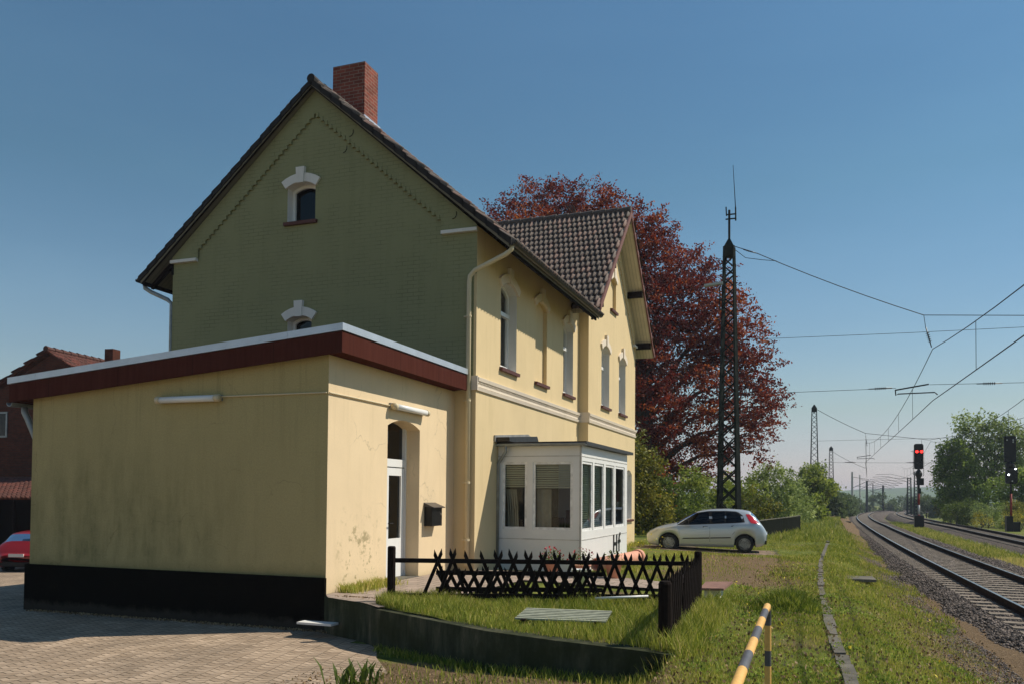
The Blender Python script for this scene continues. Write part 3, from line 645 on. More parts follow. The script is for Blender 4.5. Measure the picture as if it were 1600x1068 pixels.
mb.build('dentil_course', 'house_paint_shaded', house)
mb = MB()
for x0, x1 in ((W0 - .02, -7.0), (-.78, .02)): mb.box(x0, G - .09, 6.86, x1, G - .002, 6.93)
mb.build('corbel', 'white_trim', house)
mb = MB()
for x0, x1 in ((W0 - .0, -6.97),): mb.box(W0 - .01, G - .033, 6.6, W0 + .02, G + .1, 6.86)
for (x, z, n) in ((-2.9, 9.35, 1), (-3.05, 9.02, 2), (-.45, 7.3, 1)):
    mb.tube([(x, G - .04, z), (x + .01, G - .06, z - .08), (x - .03, G - .05, z - .13), (x - .09, G - .04, z - .14)], .008, 5)
mb.build('wall_hook', 'dark_wood', house)
# string course
mb = MB()
def course(face, u0, u1):
    mb.prism([face(u0, 3.83, 0), face(u0, 3.83, .06), face(u0, 3.90, .075), face(u0, 3.93, 0)], face.u * (u1 - u0)); mb.prism([face(u0, 3.64, 0), face(u0, 3.64, .035), face(u0, 3.70, .05), face(u0, 3.72, 0)], face.u * (u1 - u0))
    n = int(abs(u1 - u0) / .075)
    mb.prism([face(u0, 3.72, 0), face(u0, 3.72, .022), face(u0, 3.83, .022), face(u0, 3.83, 0)], face.u * (u1 - u0))
    for k in range(n):
        u = u0 + (k + .5) * (u1 - u0) / n
        mb.prism([face(u - .02, 3.79, .022), face(u + .02, 3.79, .022), face(u + .02, 3.829, .022), face(u - .02, 3.829, .022)], face.n * .02)
course(FR, G - .001, G + L1); mb.build('string_course', 'cream_trim', house); mb = MB(); course(AV, G + L1 - .03, YE + .02); mb.build('string_course', 'cream_trim', house)
for (xa, ya, xb, yb_) in ((-.09, G, .05, G), (.001, G + L1, P + .05, G + L1)):
    MB().box(xa, ya - .035, 3.64, xb, ya - .002, 3.93).build('string_course', 'cream_trim', house)
# ---- roofs
def tiles(name, org, u, v, n, nu, nv, tw, th_, parent, mat='roof_tile', clip=None, seed=1):
    o, u, v, n = map(lambda q: np.array(q, float), (org, u, v, n)); r = np.random.default_rng(seed); V = []; F = []; T = []
    prof = [(0, -.016), (.18, -.010), (.32, .036), (.5, .056), (.68, .036), (.82, -.010), (1, -.016)]; K_ = len(prof)
    for j in range(nv):
        for i in range(nu):
            sh = .5 * (j % 2)
            a0 = (i + sh) * tw; b0 = j * th_
            if clip and not clip(a0 + tw / 2, b0): continue
            k = len(V); jit = r.normal(0, .003); pad = .034
            for (a, h) in prof: V.append(o + u * (a0 + a * tw) + v * (b0 - .15 * math.sin(math.pi * a) ** 1.6 + .0) + n * (h - .035 + jit))
            for (a, h) in prof: V.append(o + u * (a0 + a * tw) + v * (b0 - .15 * math.sin(math.pi * a) ** 1.6) + n * (h + pad + jit))
            for (a, h) in prof: V.append(o + u * (a0 + a * tw) + v * (b0 + th_ * 1.02) + n * (h - .020 + jit))
            for q in range(K_ - 1): F += [[k + q, k + q + 1, k + K_ + 1 + q, k + K_ + q], [k + K_ + q, k + K_ + 1 + q, k + 2 * K_ + 1 + q, k + 2 * K_ + q]]
            T += [r.random()] * (2 * (K_ - 1))
    ob = fast(name, np.array(V), np.array(F), mat, np.array(T), parent, smooth=False)
    off = ORG.get(parent.name, (0, 0, 0)); ob.data.transform(Matrix.Translation((-off[0], -off[1], -off[2]))); ORG[ob.name] = off
    return ob
s_ = math.hypot(1, TN); y0, y1 = G - .20, YE + .2; SL = 4.63 * s_
slab = MB()
for sg in (1, -1):
    e = RX + sg * 4.63; pr = [(e, y0, 6.56 - .03), (RX, y0, 6.56 + 4.63 * TN - .03), (RX, y0, 6.56 + 4.63 * TN - .15), (e, y0, 6.56 - .15)]
    yy = y1 if sg < 0 else G + 7.0
    slab.prism(pr, (0, yy - y0, 0))
slab.prism([(P - .03, G + 7.0, 6.99 - .03), (RX, G + 7, 10.51), (RX, G + 7, 10.40), (P - .03, G + 7, 6.85)], (0, y1 - G - 7.0, 0))
roof = slab.build('roof', 'soffit_dark', house)
tiles('roof_tiles', (.79, y0 - .02, 6.56), (0, 1, 0), (-1 / s_, 0, TN / s_), (TN / s_, 0, 1 / s_), 62, 18, .163, SL / 18, roof, clip=lambda a, b: a < 6.98 + .2 or b > .7 and a < 99, seed=2)
tiles('roof_tiles', (RX - 4.65, y0 - .02, 6.56), (0, 1, 0), (1 / s_, 0, TN / s_), (-TN / s_, 0, 1 / s_), 88, 18, .163, SL / 18, roof, seed=3)
vb = MB()
for sg in (1, -1):
    for k in range(18):   # stepped verge tiles seen against the sky
        t0, t1 = k / 18, (k + 1.12) / 18; xa, xb = RX + sg * 4.68 * (1 - t0), RX + sg * 4.68 * (1 - t1)
        za, zb = 6.53 + 4.63 * TN * t0, 6.53 + 4.63 * TN * t1
        vb.prism([(xa, y0 - .035, za - .09), (xb, y0 - .035, zb - .11), (xb, y0 - .035, zb + .015), (xa, y0 - .035, za + .055)], (0, .20, 0))
vb.build('verge_tiles', 'verge_tile', roof)
vb = MB()
for sg in (1, -1):
    e = RX + sg * 4.60; vb.prism([(e, y0 + .004, 6.40), (RX, y0 + .004, 6.40 + 4.60 * TN), (RX, y0 + .004, 6.40 + 4.60 * TN + .12), (e, y0 + .004, 6.52)], (0, .03, 0))
vb.build('verge_board', 'dark_wood', roof)
mb = MB()
for k in range(30):
    ya = y0 - .04 + k * .48
    if ya > y1: break
    mb.tube([(RX, ya, 10.545), (RX, ya + .52, 10.53)], [.10, .085], 10)
mb.build('ridge_tiles', 'verge_tile', roof)
# rafters seen at the left eave and dark boxed eaves along the track side
mb = MB()
for y in np.arange(G + .05, YE, .8): mb.prism([(RX - 4.55, y, 6.44), (RX - 3.8, y, 6.44 + .75 * TN), (RX - 3.8, y, 6.30 + .75 * TN), (RX - 4.55, y, 6.34)], (0, .09, 0))
mb.build('rafter', 'dark_wood', roof)
mb = MB(); mb.prism([(.70, y0 + .04, 6.53), (.74, y0 + .04, 6.53), (.74, y0 + .04, 6.36), (.70, y0 + .04, 6.36)], (0, 7.0, 0)); mb.build('eaves_board', 'dark_wood', roof); mb = MB(); mb.prism([(RX - 4.60, y0 + .04, 6.53), (RX - 4.56, y0 + .04, 6.53), (RX - 4.56, y0 + .04, 6.38), (RX - 4.60, y0 + .04, 6.38)], (0, 14, 0))
mb.build('eaves_board', 'dark_wood', roof)
def gutter(x, ya, yb, z, r, name='gutter', mat='dark_gutter', parent=None, axis='y', fall=0):
    mb = MB(); n = 8; pr = [(r * math.cos(math.pi + math.pi * k / n), r * math.sin(math.pi + math.pi * k / n)) for k in range(n + 1)] + [(r * .86 * math.cos(2 * math.pi - math.pi * k / n), r * .86 * math.sin(2 * math.pi - math.pi * k / n) + .004) for k in range(n + 1)]
    for (y, zz) in ((ya, z), (yb, z - fall)):
        for a, b in pr: mb.v.append((x + a, y, zz + b) if axis == 'y' else (y, x + a, zz + b))
    m_ = len(pr)
    for k in range(m_): mb.f.append([k, (k + 1) % m_, m_ + (k + 1) % m_, m_ + k])
    mb.f.append(list(range(m_))); mb.f.append(list(range(m_, 2 * m_)))
    mb.tube([(x + r, ya, z + .003), (x + r, yb, z + .003 - fall)] if axis == 'y' else [(ya, x - r, z + .003), (yb, x - r, z + .003 - fall)], .011, 6)
    return mb.build(name, mat, parent or house)
gutter(.83, y0 - .02, G + 6.95, 6.52, .075); gutter(RX - 4.70, y0 - .02, YE + .1, 6.52, .075)
# cross roof over the projecting bay
XE = .82; sc_ = math.hypot(1, .975); hw = 4.05; mb = MB()
for sg in (1, -1):
    e = RY + sg * hw; z = 10.74 - hw * .975
    mb.prism([(XE - .03, e, z - .03), (XE - .03, RY, 10.71), (XE - .03, RY, 10.56), (XE - .03, e, z - .18)], (-4.9, 0, 0))
cr = mb.build('roof', 'soffit', house)
tiles('roof_tiles', (XE + .0, RY - hw - .03, 10.74 - hw * .975), (-1, 0, 0), (0, 1 / sc_, .975 / sc_), (0, -.975 / sc_, 1 / sc_), 30, 17, .163, hw * sc_ / 17, cr, seed=7)
tiles('roof_tiles', (XE - 4.89, RY + hw + .03, 10.74 - hw * .975), (1, 0, 0), (0, -1 / sc_, .975 / sc_), (0, .975 / sc_, 1 / sc_), 30, 17, .163, hw * sc_ / 17, cr, seed=8)
mb = MB(); 
for k in range(12): mb.tube([(XE - .42 * k, RY, 10.77), (XE - .42 * k - .46, RY, 10.755)], [.12, .10], 10)
mb.build('ridge_tiles', 'roof_tile', cr)
for sg, mt in ((-1, 'verge'), (1, 'verge')):
    mb = MB(); e = RY + sg * hw; z = 10.74 - hw * .975
    mb.prism([(XE - .02, e, z - .19), (XE - .02, RY, 10.55), (XE - .02, RY, 10.76), (XE - .02, e, z + .03)], (.045, 0, 0)); mb.build('verge_board', mt, cr)
mb = MB()
for sg in (1, -1):
    for yy in (2.0, 3.55):
        y = RY + sg * yy; z = 10.74 - yy * .975 - .30; MB().box(P - .02, y - .07, z - .12, XE - .03, y + .07, z + .08).build('purlin_end', 'dark_wood', cr)
MB().box(P - .02, RY - .07, 10.32, XE - .03, RY + .07, 10.50).build('purlin_end', 'dark_wood', cr)
mb = MB()
for (a, b) in ((P + .002, XE - .1),):
    for sg in (1, -1):
        N = 22; mb.prism([(P + .002, RY + sg * .1, 10.2 - .1 * .975 - .30), (P + .002, RY + sg * 3.2, 10.2 - 3.2 * .975 - .30), (P + .002, RY + sg * 3.2, 10.2 - 3.2 * .975 - .36), (P + .002, RY + sg * .1, 10.2 - .1 * .975 - .36)], (.03, 0, 0))
        for k in range(N):
            t = (k + .5) / N; y = RY + sg * (.15 + 3.0 * t); z = 10.2 - (.15 + 3.0 * t) * .975 - .32; mb.box(P + .004, y - .035, z - .09, P + .05, y + .035, z + .02)
mb.build('dentil_course', 'front_paint', house)
mb = MB(); mb.box(P + .002, YE - .42, 6.86, P + .09, YE + .02, 6.93); mb.box(P + .002, G + L1 - .02, 6.86, P + .09, G + L1 + .35, 6.93); mb.build('corbel', 'white_trim', house)
mb = MB(); mb.box(.36, RY - hw - .12, 6.62, .82, RY - hw - .02, 6.70); mb.tube([(.62, RY - hw - .07, 6.65), (.62, RY - hw - .02, 6.5), (.60, RY - hw + .0, 6.40)], .035, 6); mb.build('gutter_spout', 'dark_gutter', cr)
# chimney
mb = MB(); mb.box(-4.30, 6.0, 9.9, -3.44, 6.62, 11.62); ch = mb.build('chimney', 'chimney_brick', roof)
MB().box(-4.25, 6.05, 11.60, -3.49, 6.57, 11.635).build('chimney_cap', 'concrete', ch)
mb = MB(); mb.prism([(-3.435, 5.95, 10.34), (-3.435, 5.95, 10.16), (-3.435, 6.70, 10.16), (-3.435, 6.70, 10.34)], (.03, 0, 0))
mb.prism([(-4.34, 5.96, 10.60), (-3.86, 5.96, 10.60), (-3.40, 5.96, 10.24), (-3.40, 5.96, 10.10), (-3.86, 5.96, 10.48)], (0, .035, 0)) ; mb.build('flashing', 'zinc', ch)
mb = MB(); mb.prism([(-3.2, 4.9, 10.02), (-3.55, 4.9, 10.32), (-3.55, 5.9, 10.32), (-3.2, 5.9, 10.02)], (.02, 0, .03)); mb.build('roof_hatch', 'dark_gutter', roof)
# rain pipes
mb = MB(); mb.tube([(.80, G - .12, 6.46), (.78, G - .12, 6.38), (.66, G - .12, 6.30), (.0, G - .12, 6.03), (-.11, G - .10, 5.93), (-.13, G - .09, 5.80), (-.13, G - .09, .10)], .048, 10); dp = mb.build('downpipe', 'pipe_cream', house, True)
mb = MB()
for z in (5.1, 3.4, 1.75, .6): mb.tube([(-.13, G - .09, z), (-.13, G - .09, z + .04)], .058, 10); mb.box(-.24, G - .10, z + .01, -.13, G - .004, z + .03)
mb.build('pipe_bracket', 'pipe_cream', dp)
mb = MB(); mb.tube([(RX - 4.70, G + .0, 6.46), (RX - 4.68, G + .0, 6.36), (RX - 4.52, G + .02, 6.26), (RX - 4.05, G + .05, 6.05), (RX - 3.95, G + .08, 5.95), (RX - 3.95, G + .08, -.3)], .05, 10); mb.build('downpipe', 'old_zinc', house, True)

# ---------------------------------------------------------------- glazed bay
BX, BY0, BY1 = 1.85, 5.97, 10.43
bay = MB()
def panel_wall(face, u0, u1, z0, z1, opens, mbx, th=.09):
    ol = [face(u0, z0), face(u1, z0), face(u1, z1), face(u0, z1)]; hs = [[face(a, c_), face(b, c_), face(b, d_), face(a, d_)] for a, b, c_, d_ in opens]
    mbx.holed(ol, hs)
    for a, b, c_, d_ in opens:
        q = [(a, c_), (b, c_), (b, d_), (a, d_)]
        for k in range(4): p1, p2 = q[k], q[(k + 1) % 4]; mbx.poly([face(*p1), face(*p2), face(p2[0], p2[1], -th), face(p1[0], p1[1], -th)])
SB = Face((0, BY0, 0), (1, 0, 0), (0, -1, 0)); FB = Face((BX, 0, 0), (0, 1, 0), (1, 0, 0))
so_ = [(.10, .66, .80, 2.24), (.79, 1.67, .80, 2.24)]; fo_ = [(6.08, 6.94, .78, 2.26), (7.08, 7.96, .78, 2.26), (8.12, 8.98, .78, 2.26), (9.14, 10.14, .78, 2.26)]
panel_wall(SB, 0, BX, -.3, 2.58, so_, bay); panel_wall(FB, BY0, BY1, -.3, 2.58, fo_, bay)
bay.poly([(0, BY1, -.3), (BX, BY1, -.3), (BX, BY1, 2.58), (0, BY1, 2.58)])
bayo = bay.build('glazed_bay', 'white_pvc', house)
tr = MB()
for z in (.60, 2.36):
    for face, a, b in ((SB, 0, BX), (FB, BY0, BY1)): tr.prism([face(a, z - .008, .002), face(b, z - .008, .002), face(b, z + .008, .002), face(a, z + .008, .002)], face.n * .006)
tr.prism([(BX - .03, BY0 - .012, -.3), (BX + .012, BY0 - .012, -.3), (BX + .012, BY0 + .03, -.3), (BX - .03, BY0 + .03, -.3)], (0, 0, 2.88)); tr.build('panel_joint', simple('joint', (.50, .48, .44), .5), bayo)
for face, ops in ((SB, so_), (FB, fo_)):
    for (a, b, c_, d_) in ops:
        fr = MB(); t = .055
        for (p0, p1, q0, q1) in ((a, b, c_, c_ + t), (a, b, d_ - t, d_), (a, a + t, c_ + t, d_ - t), (b - t, b, c_ + t, d_ - t)):
            fr.prism([face(p0 + .001, q0 + .001, -.05), face(p1 - .001, q0 + .001, -.05), face(p1 - .001, q1 - .001, -.05), face(p0 + .001, q1 - .001, -.05)], face.n * .035)
        wn_ = fr.build('window', simple('wf', (.80, .79, .76), .3), bayo)
        MB().poly([face(a + t, c_ + t, -.035), face(b - t, c_ + t, -.035), face(b - t, d_ - t, -.035), face(a + t, d_ - t, -.035)]).build('pane', 'glass', wn_)
# interior of the bay: blinds, sill shelf, plants, back wall
m, nt, p, v = base('blind', .7); s = nt.nodes.new('ShaderNodeSeparateXYZ'); nt.links.new(v, s.inputs[0])
M['blind'] = simple('blind_', (.66, .64, .52), .6, var=.05)
bl = MB()
def blind(face, a, b, zb, zt, w=-.085):
    z = zb
    while z < zt: bl.prism([face(a, z, w + .008), face(b, z, w + .008), face(b, z + .036, w - .008), face(a, z + .036, w - .008)], face.n * .003); z += .048
blind(SB, .12, .66, 1.70, 2.2); blind(SB, .81, 1.66, 1.68, 2.2); 
for (a, b, zb) in ((6.1, 6.92, .84), (7.1, 7.9, .84), (8.14, 8.9, .84), (9.2, 9.5, 1.7)): blind(FB, a, b, zb, 2.22)
bl.build('venetian_blind', 'blind', bayo)
it = MB(); it.box(.02, BY0 + .1, -.1, BX - .1, BY1 - .05, 0); it.box(.005, BY0 + .15, 0, .02, BY1 - .05, 2.5); it.box(.1, BY0 + .16, .62, 1.7, BY0 + .42, .66); it.build('bay_interior', simple('bay_in', (.16, .15, .13), .9), bayo)
it = MB(); random.seed(4)
for (x, y, s0) in ((.45, 6.5, .3), (1.05, 6.6, .35), (1.35, 7.4, .5), (1.3, 9.7, .3)): it.box(x - .2, y - .15, 0, x + .2, y + .2, .7 + s0); 
it.build('chair', 'dark_wood', bayo)
cu = MB()
for k in range(6): x = .82 + .055 * k; cu.poly([(x, 6.16 + .02 * (k % 2), .84), (x + .055, 6.16 + .02 * ((k + 1) % 2), .84), (x + .055, 6.16 + .02 * ((k + 1) % 2), 1.66), (x, 6.16 + .02 * (k % 2), 1.66)])
for k in range(5): x = .16 + .05 * k; cu.poly([(x, 6.16 + .02 * (k % 2), .84), (x + .05, 6.16 + .02 * ((k + 1) % 2), .84), (x + .05 - .1 + .03 * 0, 6.16, 1.66), (x, 6.16 + .02 * (k % 2), 1.66)])
cu.build('curtain', 'curtain', bayo)
rf = MB(); zR = 2.58
rf.prism([(-.0, BY0 - .10, zR + .01), (BX + .14, BY0 - .10, zR + .01), (BX + .14, BY1 + .1, zR + .01), (0, BY1 + .1, zR + .01)], (0, 0, .07)); rfo = rf.build('bay_roof', 'dark_gutter', bayo)
rf = MB(); rf.prism([(.03, BY0 - .04, zR - .005), (BX + .08, BY0 - .04, zR - .005), (BX + .08, BY0 - .005, zR - .005), (.03, BY0 - .005, zR - .005)], (0, 0, .015)); rf.build('drip_edge', 'old_zinc', rfo)
gutter(BY0 - .135, .0, BX + .14, zR + .03, .045, 'gutter', 'old_zinc', bayo, 'x')
mb = MB(); mb.tube([(.22, BY0 - .13, 2.60), (.22, BY0 - .13, 2.46), (.10, BY0 - .09, 2.30), (.02, BY0 - .07, 2.20), (.02, BY0 - .07, .05)], .036, 8); mb.build('downpipe', 'old_zinc', bayo, True)
mb = MB(); mb.prism([(.004, 5.68, 2.66), (.004, 8.7, 2.66), (.004, 8.62, 2.80), (.004, 7.85, 2.97), (.004, 5.68, 2.80)], (.03, 0, 0)); mb.build('wall_flashing', simple('flash', (.30, .29, .27), .5, .4, var=.3), bayo)
mb = MB(); mb.prism([(.04, 5.74, 2.67), (.04, 7.8, 2.67), (.04, 7.6, 2.90), (.04, 5.74, 2.76)], (.30, 0, 0)); mb.build('roof_light', 'dark_gutter', bayo)
def strokes(face, segs, th, name, parent):
    mb = MB()
    for (a, b, c_, d_) in segs:
        A_, B_ = face(a, b, .012), face(c_, d_, .012); mb.bar(A_, B_, th, .012, face.n)
    return mb.build(name, 'black_metal', parent)
strokes(FB, [(8.93, .17, 8.93, .60), (9.25, .17, 9.25, .60), (8.93, .38, 9.25, .38), (9.50, .17, 9.50, .52), (9.50, .52, 9.56, .60), (9.56, .60, 9.64, .60), (9.40, .42, 9.64, .42)], .07, 'lettering', bayo)
# small door step and plants line at the house foot are built later
# ================================================================ ANNEX
annex = thing('flat_roofed_annex', 'flat roofed cream annex with brown fascia and arched doorway in front of the house', 'building', (0, 0, 0))
AXC = -.47; AXW = -6.49
fas = lambda x: 3.62 + (x + .14) * .08
MB().poly([(AXW, 0, -.7), (AXC, 0, -.7), (AXC, 0, fas(AXC) + .05), (AXW, 0, fas(AXW) + .05)]).poly([(AXW, G, -.7), (AXW, 0, -.7), (AXW, 0, fas(AXW) + .05), (AXW, G, fas(AXW) + .05)]).build('wall', 'annex_paint_shaded', annex)
dw, dh, da = 1.24, 2.84, .13; dc = 2.49
ol = win_outline(dw, dh, da, 9); hole = [AX(dc + a, b) for a, b in ol]
sw = MB(); sw.holed([AX(0, -.05), AX(G, -.05), AX(G, 3.66), AX(0, 3.66)], [[AX(dc + a, b + .0) for a, b in ol]])
sw.poly([AX(0, -.7), AX(G, -.7), AX(G, -.05), AX(0, -.05)])
for k in range(len(ol)):
    a, b = ol[k], ol[(k + 1) % len(ol)]; sw.poly([AX(dc + a[0], a[1]), AX(dc + b[0], b[1]), AX(dc + b[0], b[1], -.34), AX(dc + a[0], a[1], -.34)])
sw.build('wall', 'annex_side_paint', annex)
pl = MB(); zt = .25
pl.box(AXW - .05, -.055, -.75, AXC + .0, -.002, zt); pl.box(AXW - .05, -.002, -.75, AXW - .002, G, zt); pl.build('plinth', 'plinth', annex)
pl = MB(); pl.box(AXC - .001, -.054, -.75, AXC + .012, .0, zt - .002); pl.build('plinth_edge', 'plinth', annex)
# roof with fascia and metal trim
o1, o2, ox = .17, .33, .38
xr, xl, yf, yb = AXC + o2, AXW - ox, -o1, G - .07
rf = MB()
rf.prism([(xr - .03, yf + .03, fas(xr) + .03), (xl, yf + .03, fas(xl) + .03), (xl, yf + .03, fas(xl) + .36), (xr - .03, yf + .03, fas(xr) + .36)], (0, yb - yf - .03, 0)); rfo = rf.build('flat_roof', 'fascia', annex)
fa = MB()
def sloped(mbx, x0, x1, ya, yb_, z0, z1):
    i = len(mbx.v)
    for (x, y, z) in ((x0, ya, z0), (x1, ya, z0), (x1, yb_, z0), (x0, yb_, z0), (x0, ya, z1), (x1, ya, z1), (x1, yb_, z1), (x0, yb_, z1)): mbx.v.append((x, y, z + fas(x)))
    mbx.f += [[i + a for a in q] for q in ((0, 3, 2, 1), (4, 5, 6, 7), (0, 1, 5, 4), (1, 2, 6, 5), (2, 3, 7, 6), (3, 0, 4, 7))]
sloped(fa, xl, xr, yf, yf + .028, 0, .31); sloped(fa, xr - .028, xr, yf + .029, yb, 0, .31); sloped(fa, xl - .005, xl + .025, yf + .029, yb, 0, .31); fa.build('fascia', 'fascia', rfo)
tm = MB(); sloped(tm, xl - .03, xr + .02, yf - .02, yf + .10, .32, .43); sloped(tm, xr - .10, xr + .021, yf + .101, yb, .32, .43); sloped(tm, xl - .031, xl + .09, yf + .101, yb, .32, .43)
for x in (-6.25, -4.2, -1.1): sloped(tm, x, x + .012, yf - .024, yf - .019, .321, .43)
tm.build('metal_trim', 'zinc', rfo)
# rain pipe at the left end
mb = MB(); mb.tube([(xl + .05, .10, 3.02), (xl + .06, .10, 2.92), (xl + .14, .10, 2.80), (AXW - .10, .12, 2.52), (AXW - .06, .14, 2.40), (AXW - .06, .14, -.4)], .055, 10); mb.build('downpipe', 'old_zinc', annex, True)
gutter(xl - .08, -.1, G, fas(xl) - .0, .07, 'gutter', 'old_zinc', annex)
# tube lights with their conduit
def tube_light(face, u0, u1, z, name_mat='white_pvc'):
    mb = MB(); mb.prism([face(u0, z - .05, 0), face(u0, z - .05, .05), face(u0, z + .05, .05), face(u0, z + .05, 0)], face.u * (u1 - u0)); o = mb.build('tube_light', 'old_zinc', annex)
    a, b = face(u0 + .03, z - .01, .10), face(u1 - .03, z - .01, .10); MB().tube([a, b], .052, 12).build('light_cover', 'white_pvc', o, True)
    t = (b - a).normalized()
    for q in (a, b): MB().tube([q - t * .04, q + t * .04], .06, 12).build('end_cap', 'pipe_cream', o, True)
AF = Face((0, 0, 0), (1, 0, 0), (0, -1, 0))
tube_light(AF, -3.65, -2.42, 3.03); tube_light(AX, 1.90, 3.22, 3.05)
mb = MB(); mb.tube([AF(-2.42, 3.05, .02), AF(AXC - .02, 3.05, .02)], .012, 6); mb.tube([AX(.0, 3.05, .02), AX(1.9, 3.05, .02)], .012, 6); mb.build('conduit', 'pipe_cream', annex)
# doorway
fr = MB(); dd = -.30
for (a, b, c_, d_) in ((dc - dw / 2, dc - dw / 2 + .07, 0, 2.75), (dc + dw / 2 - .07, dc + dw / 2, 0, 2.75), (dc - dw / 2 + .07, dc + dw / 2 - .07, 2.02, 2.16)):
    fr.prism([AX(a, c_, dd - .06), AX(b, c_, dd - .06), AX(b, d_, dd - .06), AX(a, d_, dd - .06)], Vector((.09, 0, 0)))
dr = fr.build('door_frame', 'white_pvc', annex)
MB().poly([AX(dc - dw / 2 + .07, 2.16, dd - .03), AX(dc + dw / 2 - .07, 2.16, dd - .03), AX(dc + dw / 2 - .07, 2.8, dd - .03), AX(dc - dw / 2 + .07, 2.8, dd - .03)]).build('transom_pane', 'dark_glass', dr)
lf = MB()   # door leaf right part with glazed upper field and ribbed lower field
u0, u1 = dc - .18, dc + dw / 2 - .08
for (a, b, c_, d_) in ((u0, u0 + .13, .02, 2.0), (u1 - .12, u1, .02, 2.0), (u0 + .13, u1 - .12, 1.86, 2.0), (u0 + .13, u1 - .12, .02, .72)):
    lf.prism([AX(a, c_, dd - .05), AX(b, c_, dd - .05), AX(b, d_, dd - .05), AX(a, d_, dd - .05)], Vector((.075, 0, 0)))
lfo = lf.build('door', 'white_pvc', dr)
MB().poly([AX(u0 + .13, .72, dd - .01), AX(u1 - .12, .72, dd - .01), AX(u1 - .12, 1.86, dd - .01), AX(u0 + .13, 1.86, dd - .01)]).build('pane', 'dark_glass', lfo)
MB().tube([AX(u0 + .06, 1.0, dd + .06), AX(u0 + .06, 1.0, dd + .09), AX(u0 + .19, 1.0, dd + .09)], .012, 6).build('handle', 'black_metal', lfo)
MB().box(-1.4, dc - 1, -.05, -1.35, dc + 1, 2.9).box(-1.35, dc - 1, -.06, AXC - .36, dc + 1, -.02).build('hallway', 'dark_interior', annex)
MB().prism([AX(dc - dw / 2, -.04, -.34), AX(dc + dw / 2, -.04, -.34), AX(dc + dw / 2, .015, -.34), AX(dc - dw / 2, .015, -.34)], Vector((.36, 0, 0))).build('threshold', 'concrete', annex)
# mailbox
mbx = thing('mailbox', 'black metal mailbox hung beside the arched annex door', 'mailbox', (AXC, 3.55, 1.12))
MB().box(AXC + .002, 3.33, .93, AXC + .16, 3.78, 1.30).build('box', 'black_metal', mbx)
MB().prism([(AXC + .002, 3.30, 1.30), (AXC + .21, 3.30, 1.27), (AXC + .21, 3.30, 1.285), (AXC + .002, 3.30, 1.37)], (0, .51, 0)).build('lid', simple('mlid', (.05, .045, .045), .35), mbx)
MB().tube([(AXC + .16, 3.72, 1.15), (AXC + .175, 3.72, 1.15)], .02, 8).build('lock', 'brass', mbx)
# ================================================================ FENCES
random.seed(11)
def lattice_fence(label, p0, p1, n, h0=.02, h1=.80, tip=True, rails=(.12, .62), start=0.0, posts=(True, True), post_h=.80, zf=None, dens=.22, lath=.026, lean=.19, offs=0):
    p0, p1 = Vector(p0), Vector(p1); L = (p1 - p0).length; t = (p1 - p0) / L; nrm = Vector((t.y, -t.x, 0)).normalized()
    root = thing('lattice_fence', label, 'fence', tuple((p0 + p1) / 2), group='dark lattice fences')
    for k, pp in enumerate((p0, p1)):
        if posts[k]:
            r = .058; mb = MB(); mb.lathe([(r, -.35), (r, post_h - .02), (r * .8, post_h)], tuple(pp), 10); mb.build('post', 'dark_wood', root)
    for z in rails:
        z0, z1 = p0 + Vector((0, 0, z + random.uniform(-.01, .01))), p1 + Vector((0, 0, z + random.uniform(-.01, .01)))
        MB().bar(p0.lerp(p1, 0) + Vector((0, 0, z)), p1 + Vector((0, 0, z + .012)), .055, .062).build('rail', 'dark_wood', root)
    k = 0; d = start
    while d < L - .1 and k < 60:
        for sgn in (-1, 1):
            if random.random() < .04: continue
            base_ = p0 + t * (d - sgn * lean) + nrm * (.035 * sgn) + Vector((0, 0, h0)); top = p0 + t * (d + sgn * (.055 + random.uniform(-.012, .012))) + nrm * (.035 * sgn) + Vector((0, 0, h1 + random.uniform(-.02, .02)))
            dd_ = (base_ - p0).dot(t)
            if dd_ < -.05 or dd_ > L + .05:
                q = max(0, min(L, dd_)); f = (q - d) / (dd_ - d) if dd_ != d else 1; base_ = top.lerp(base_, max(.1, f))
            tv = (top - base_).normalized(); a = nrm; b = tv.cross(a).normalized(); mb = MB(); w_ = lath
            i = len(mb.v); q = []
            tipv = top + tv * .045 + b * 0 ; low = top - tv * .05
            # half round lath with a slanted pointed tip
            for c_ in (base_, low):
                for (u, v_) in ((-w_, 0), (w_, 0), (w_ * .7, .022), (-w_ * .7, .022)): mb.v.append(tuple(c_ + b * u + a * (v_ * sgn)))
            tp = top + tv * .03 + b * (-sgn * w_ * .8); mb.v.append(tuple(tp))
            for j in range(4): mb.f.append([j, (j + 1) % 4, 4 + (j + 1) % 4, 4 + j])
            for j in range(4): mb.f.append([4 + j, 4 + (j + 1) % 4, 8])
            mb.f.append([0, 1, 2, 3]); mb.build('lath', 'dark_wood', root)
        d += dens + random.uniform(-.008, .008); k += 1
    return root
PL, PC, PN = (.80, -.30, -.02), (4.78, 2.05, -.11), (4.93, -1.72, -.14)
lattice_fence('dark lattice fence between the annex doorway and the corner post, pointed laths along its top', PL, PC, 0, rails=(.10, .60), start=.66, h1=.74, lean=.24)
lattice_fence('dark lattice fence running from the corner post down to the thick free-standing post', PC, PN, 0, rails=(.14, .58), start=.12, h1=.72, posts=(False, False), dens=.21, lean=.22)
pp = thing('fence_post', 'thick round dark post at the near corner of the garden', 'fence post', PN)
MB().lathe([(.075, -.35), (.078, .2), (.075, .70), (.06, .73)], PN, 12).build('post', 'dark_wood', pp); MB().tube([(4.93, -1.72, .38), (4.91, -1.45, .47)], .028, 8).build('rail_stub', 'dark_wood', pp)
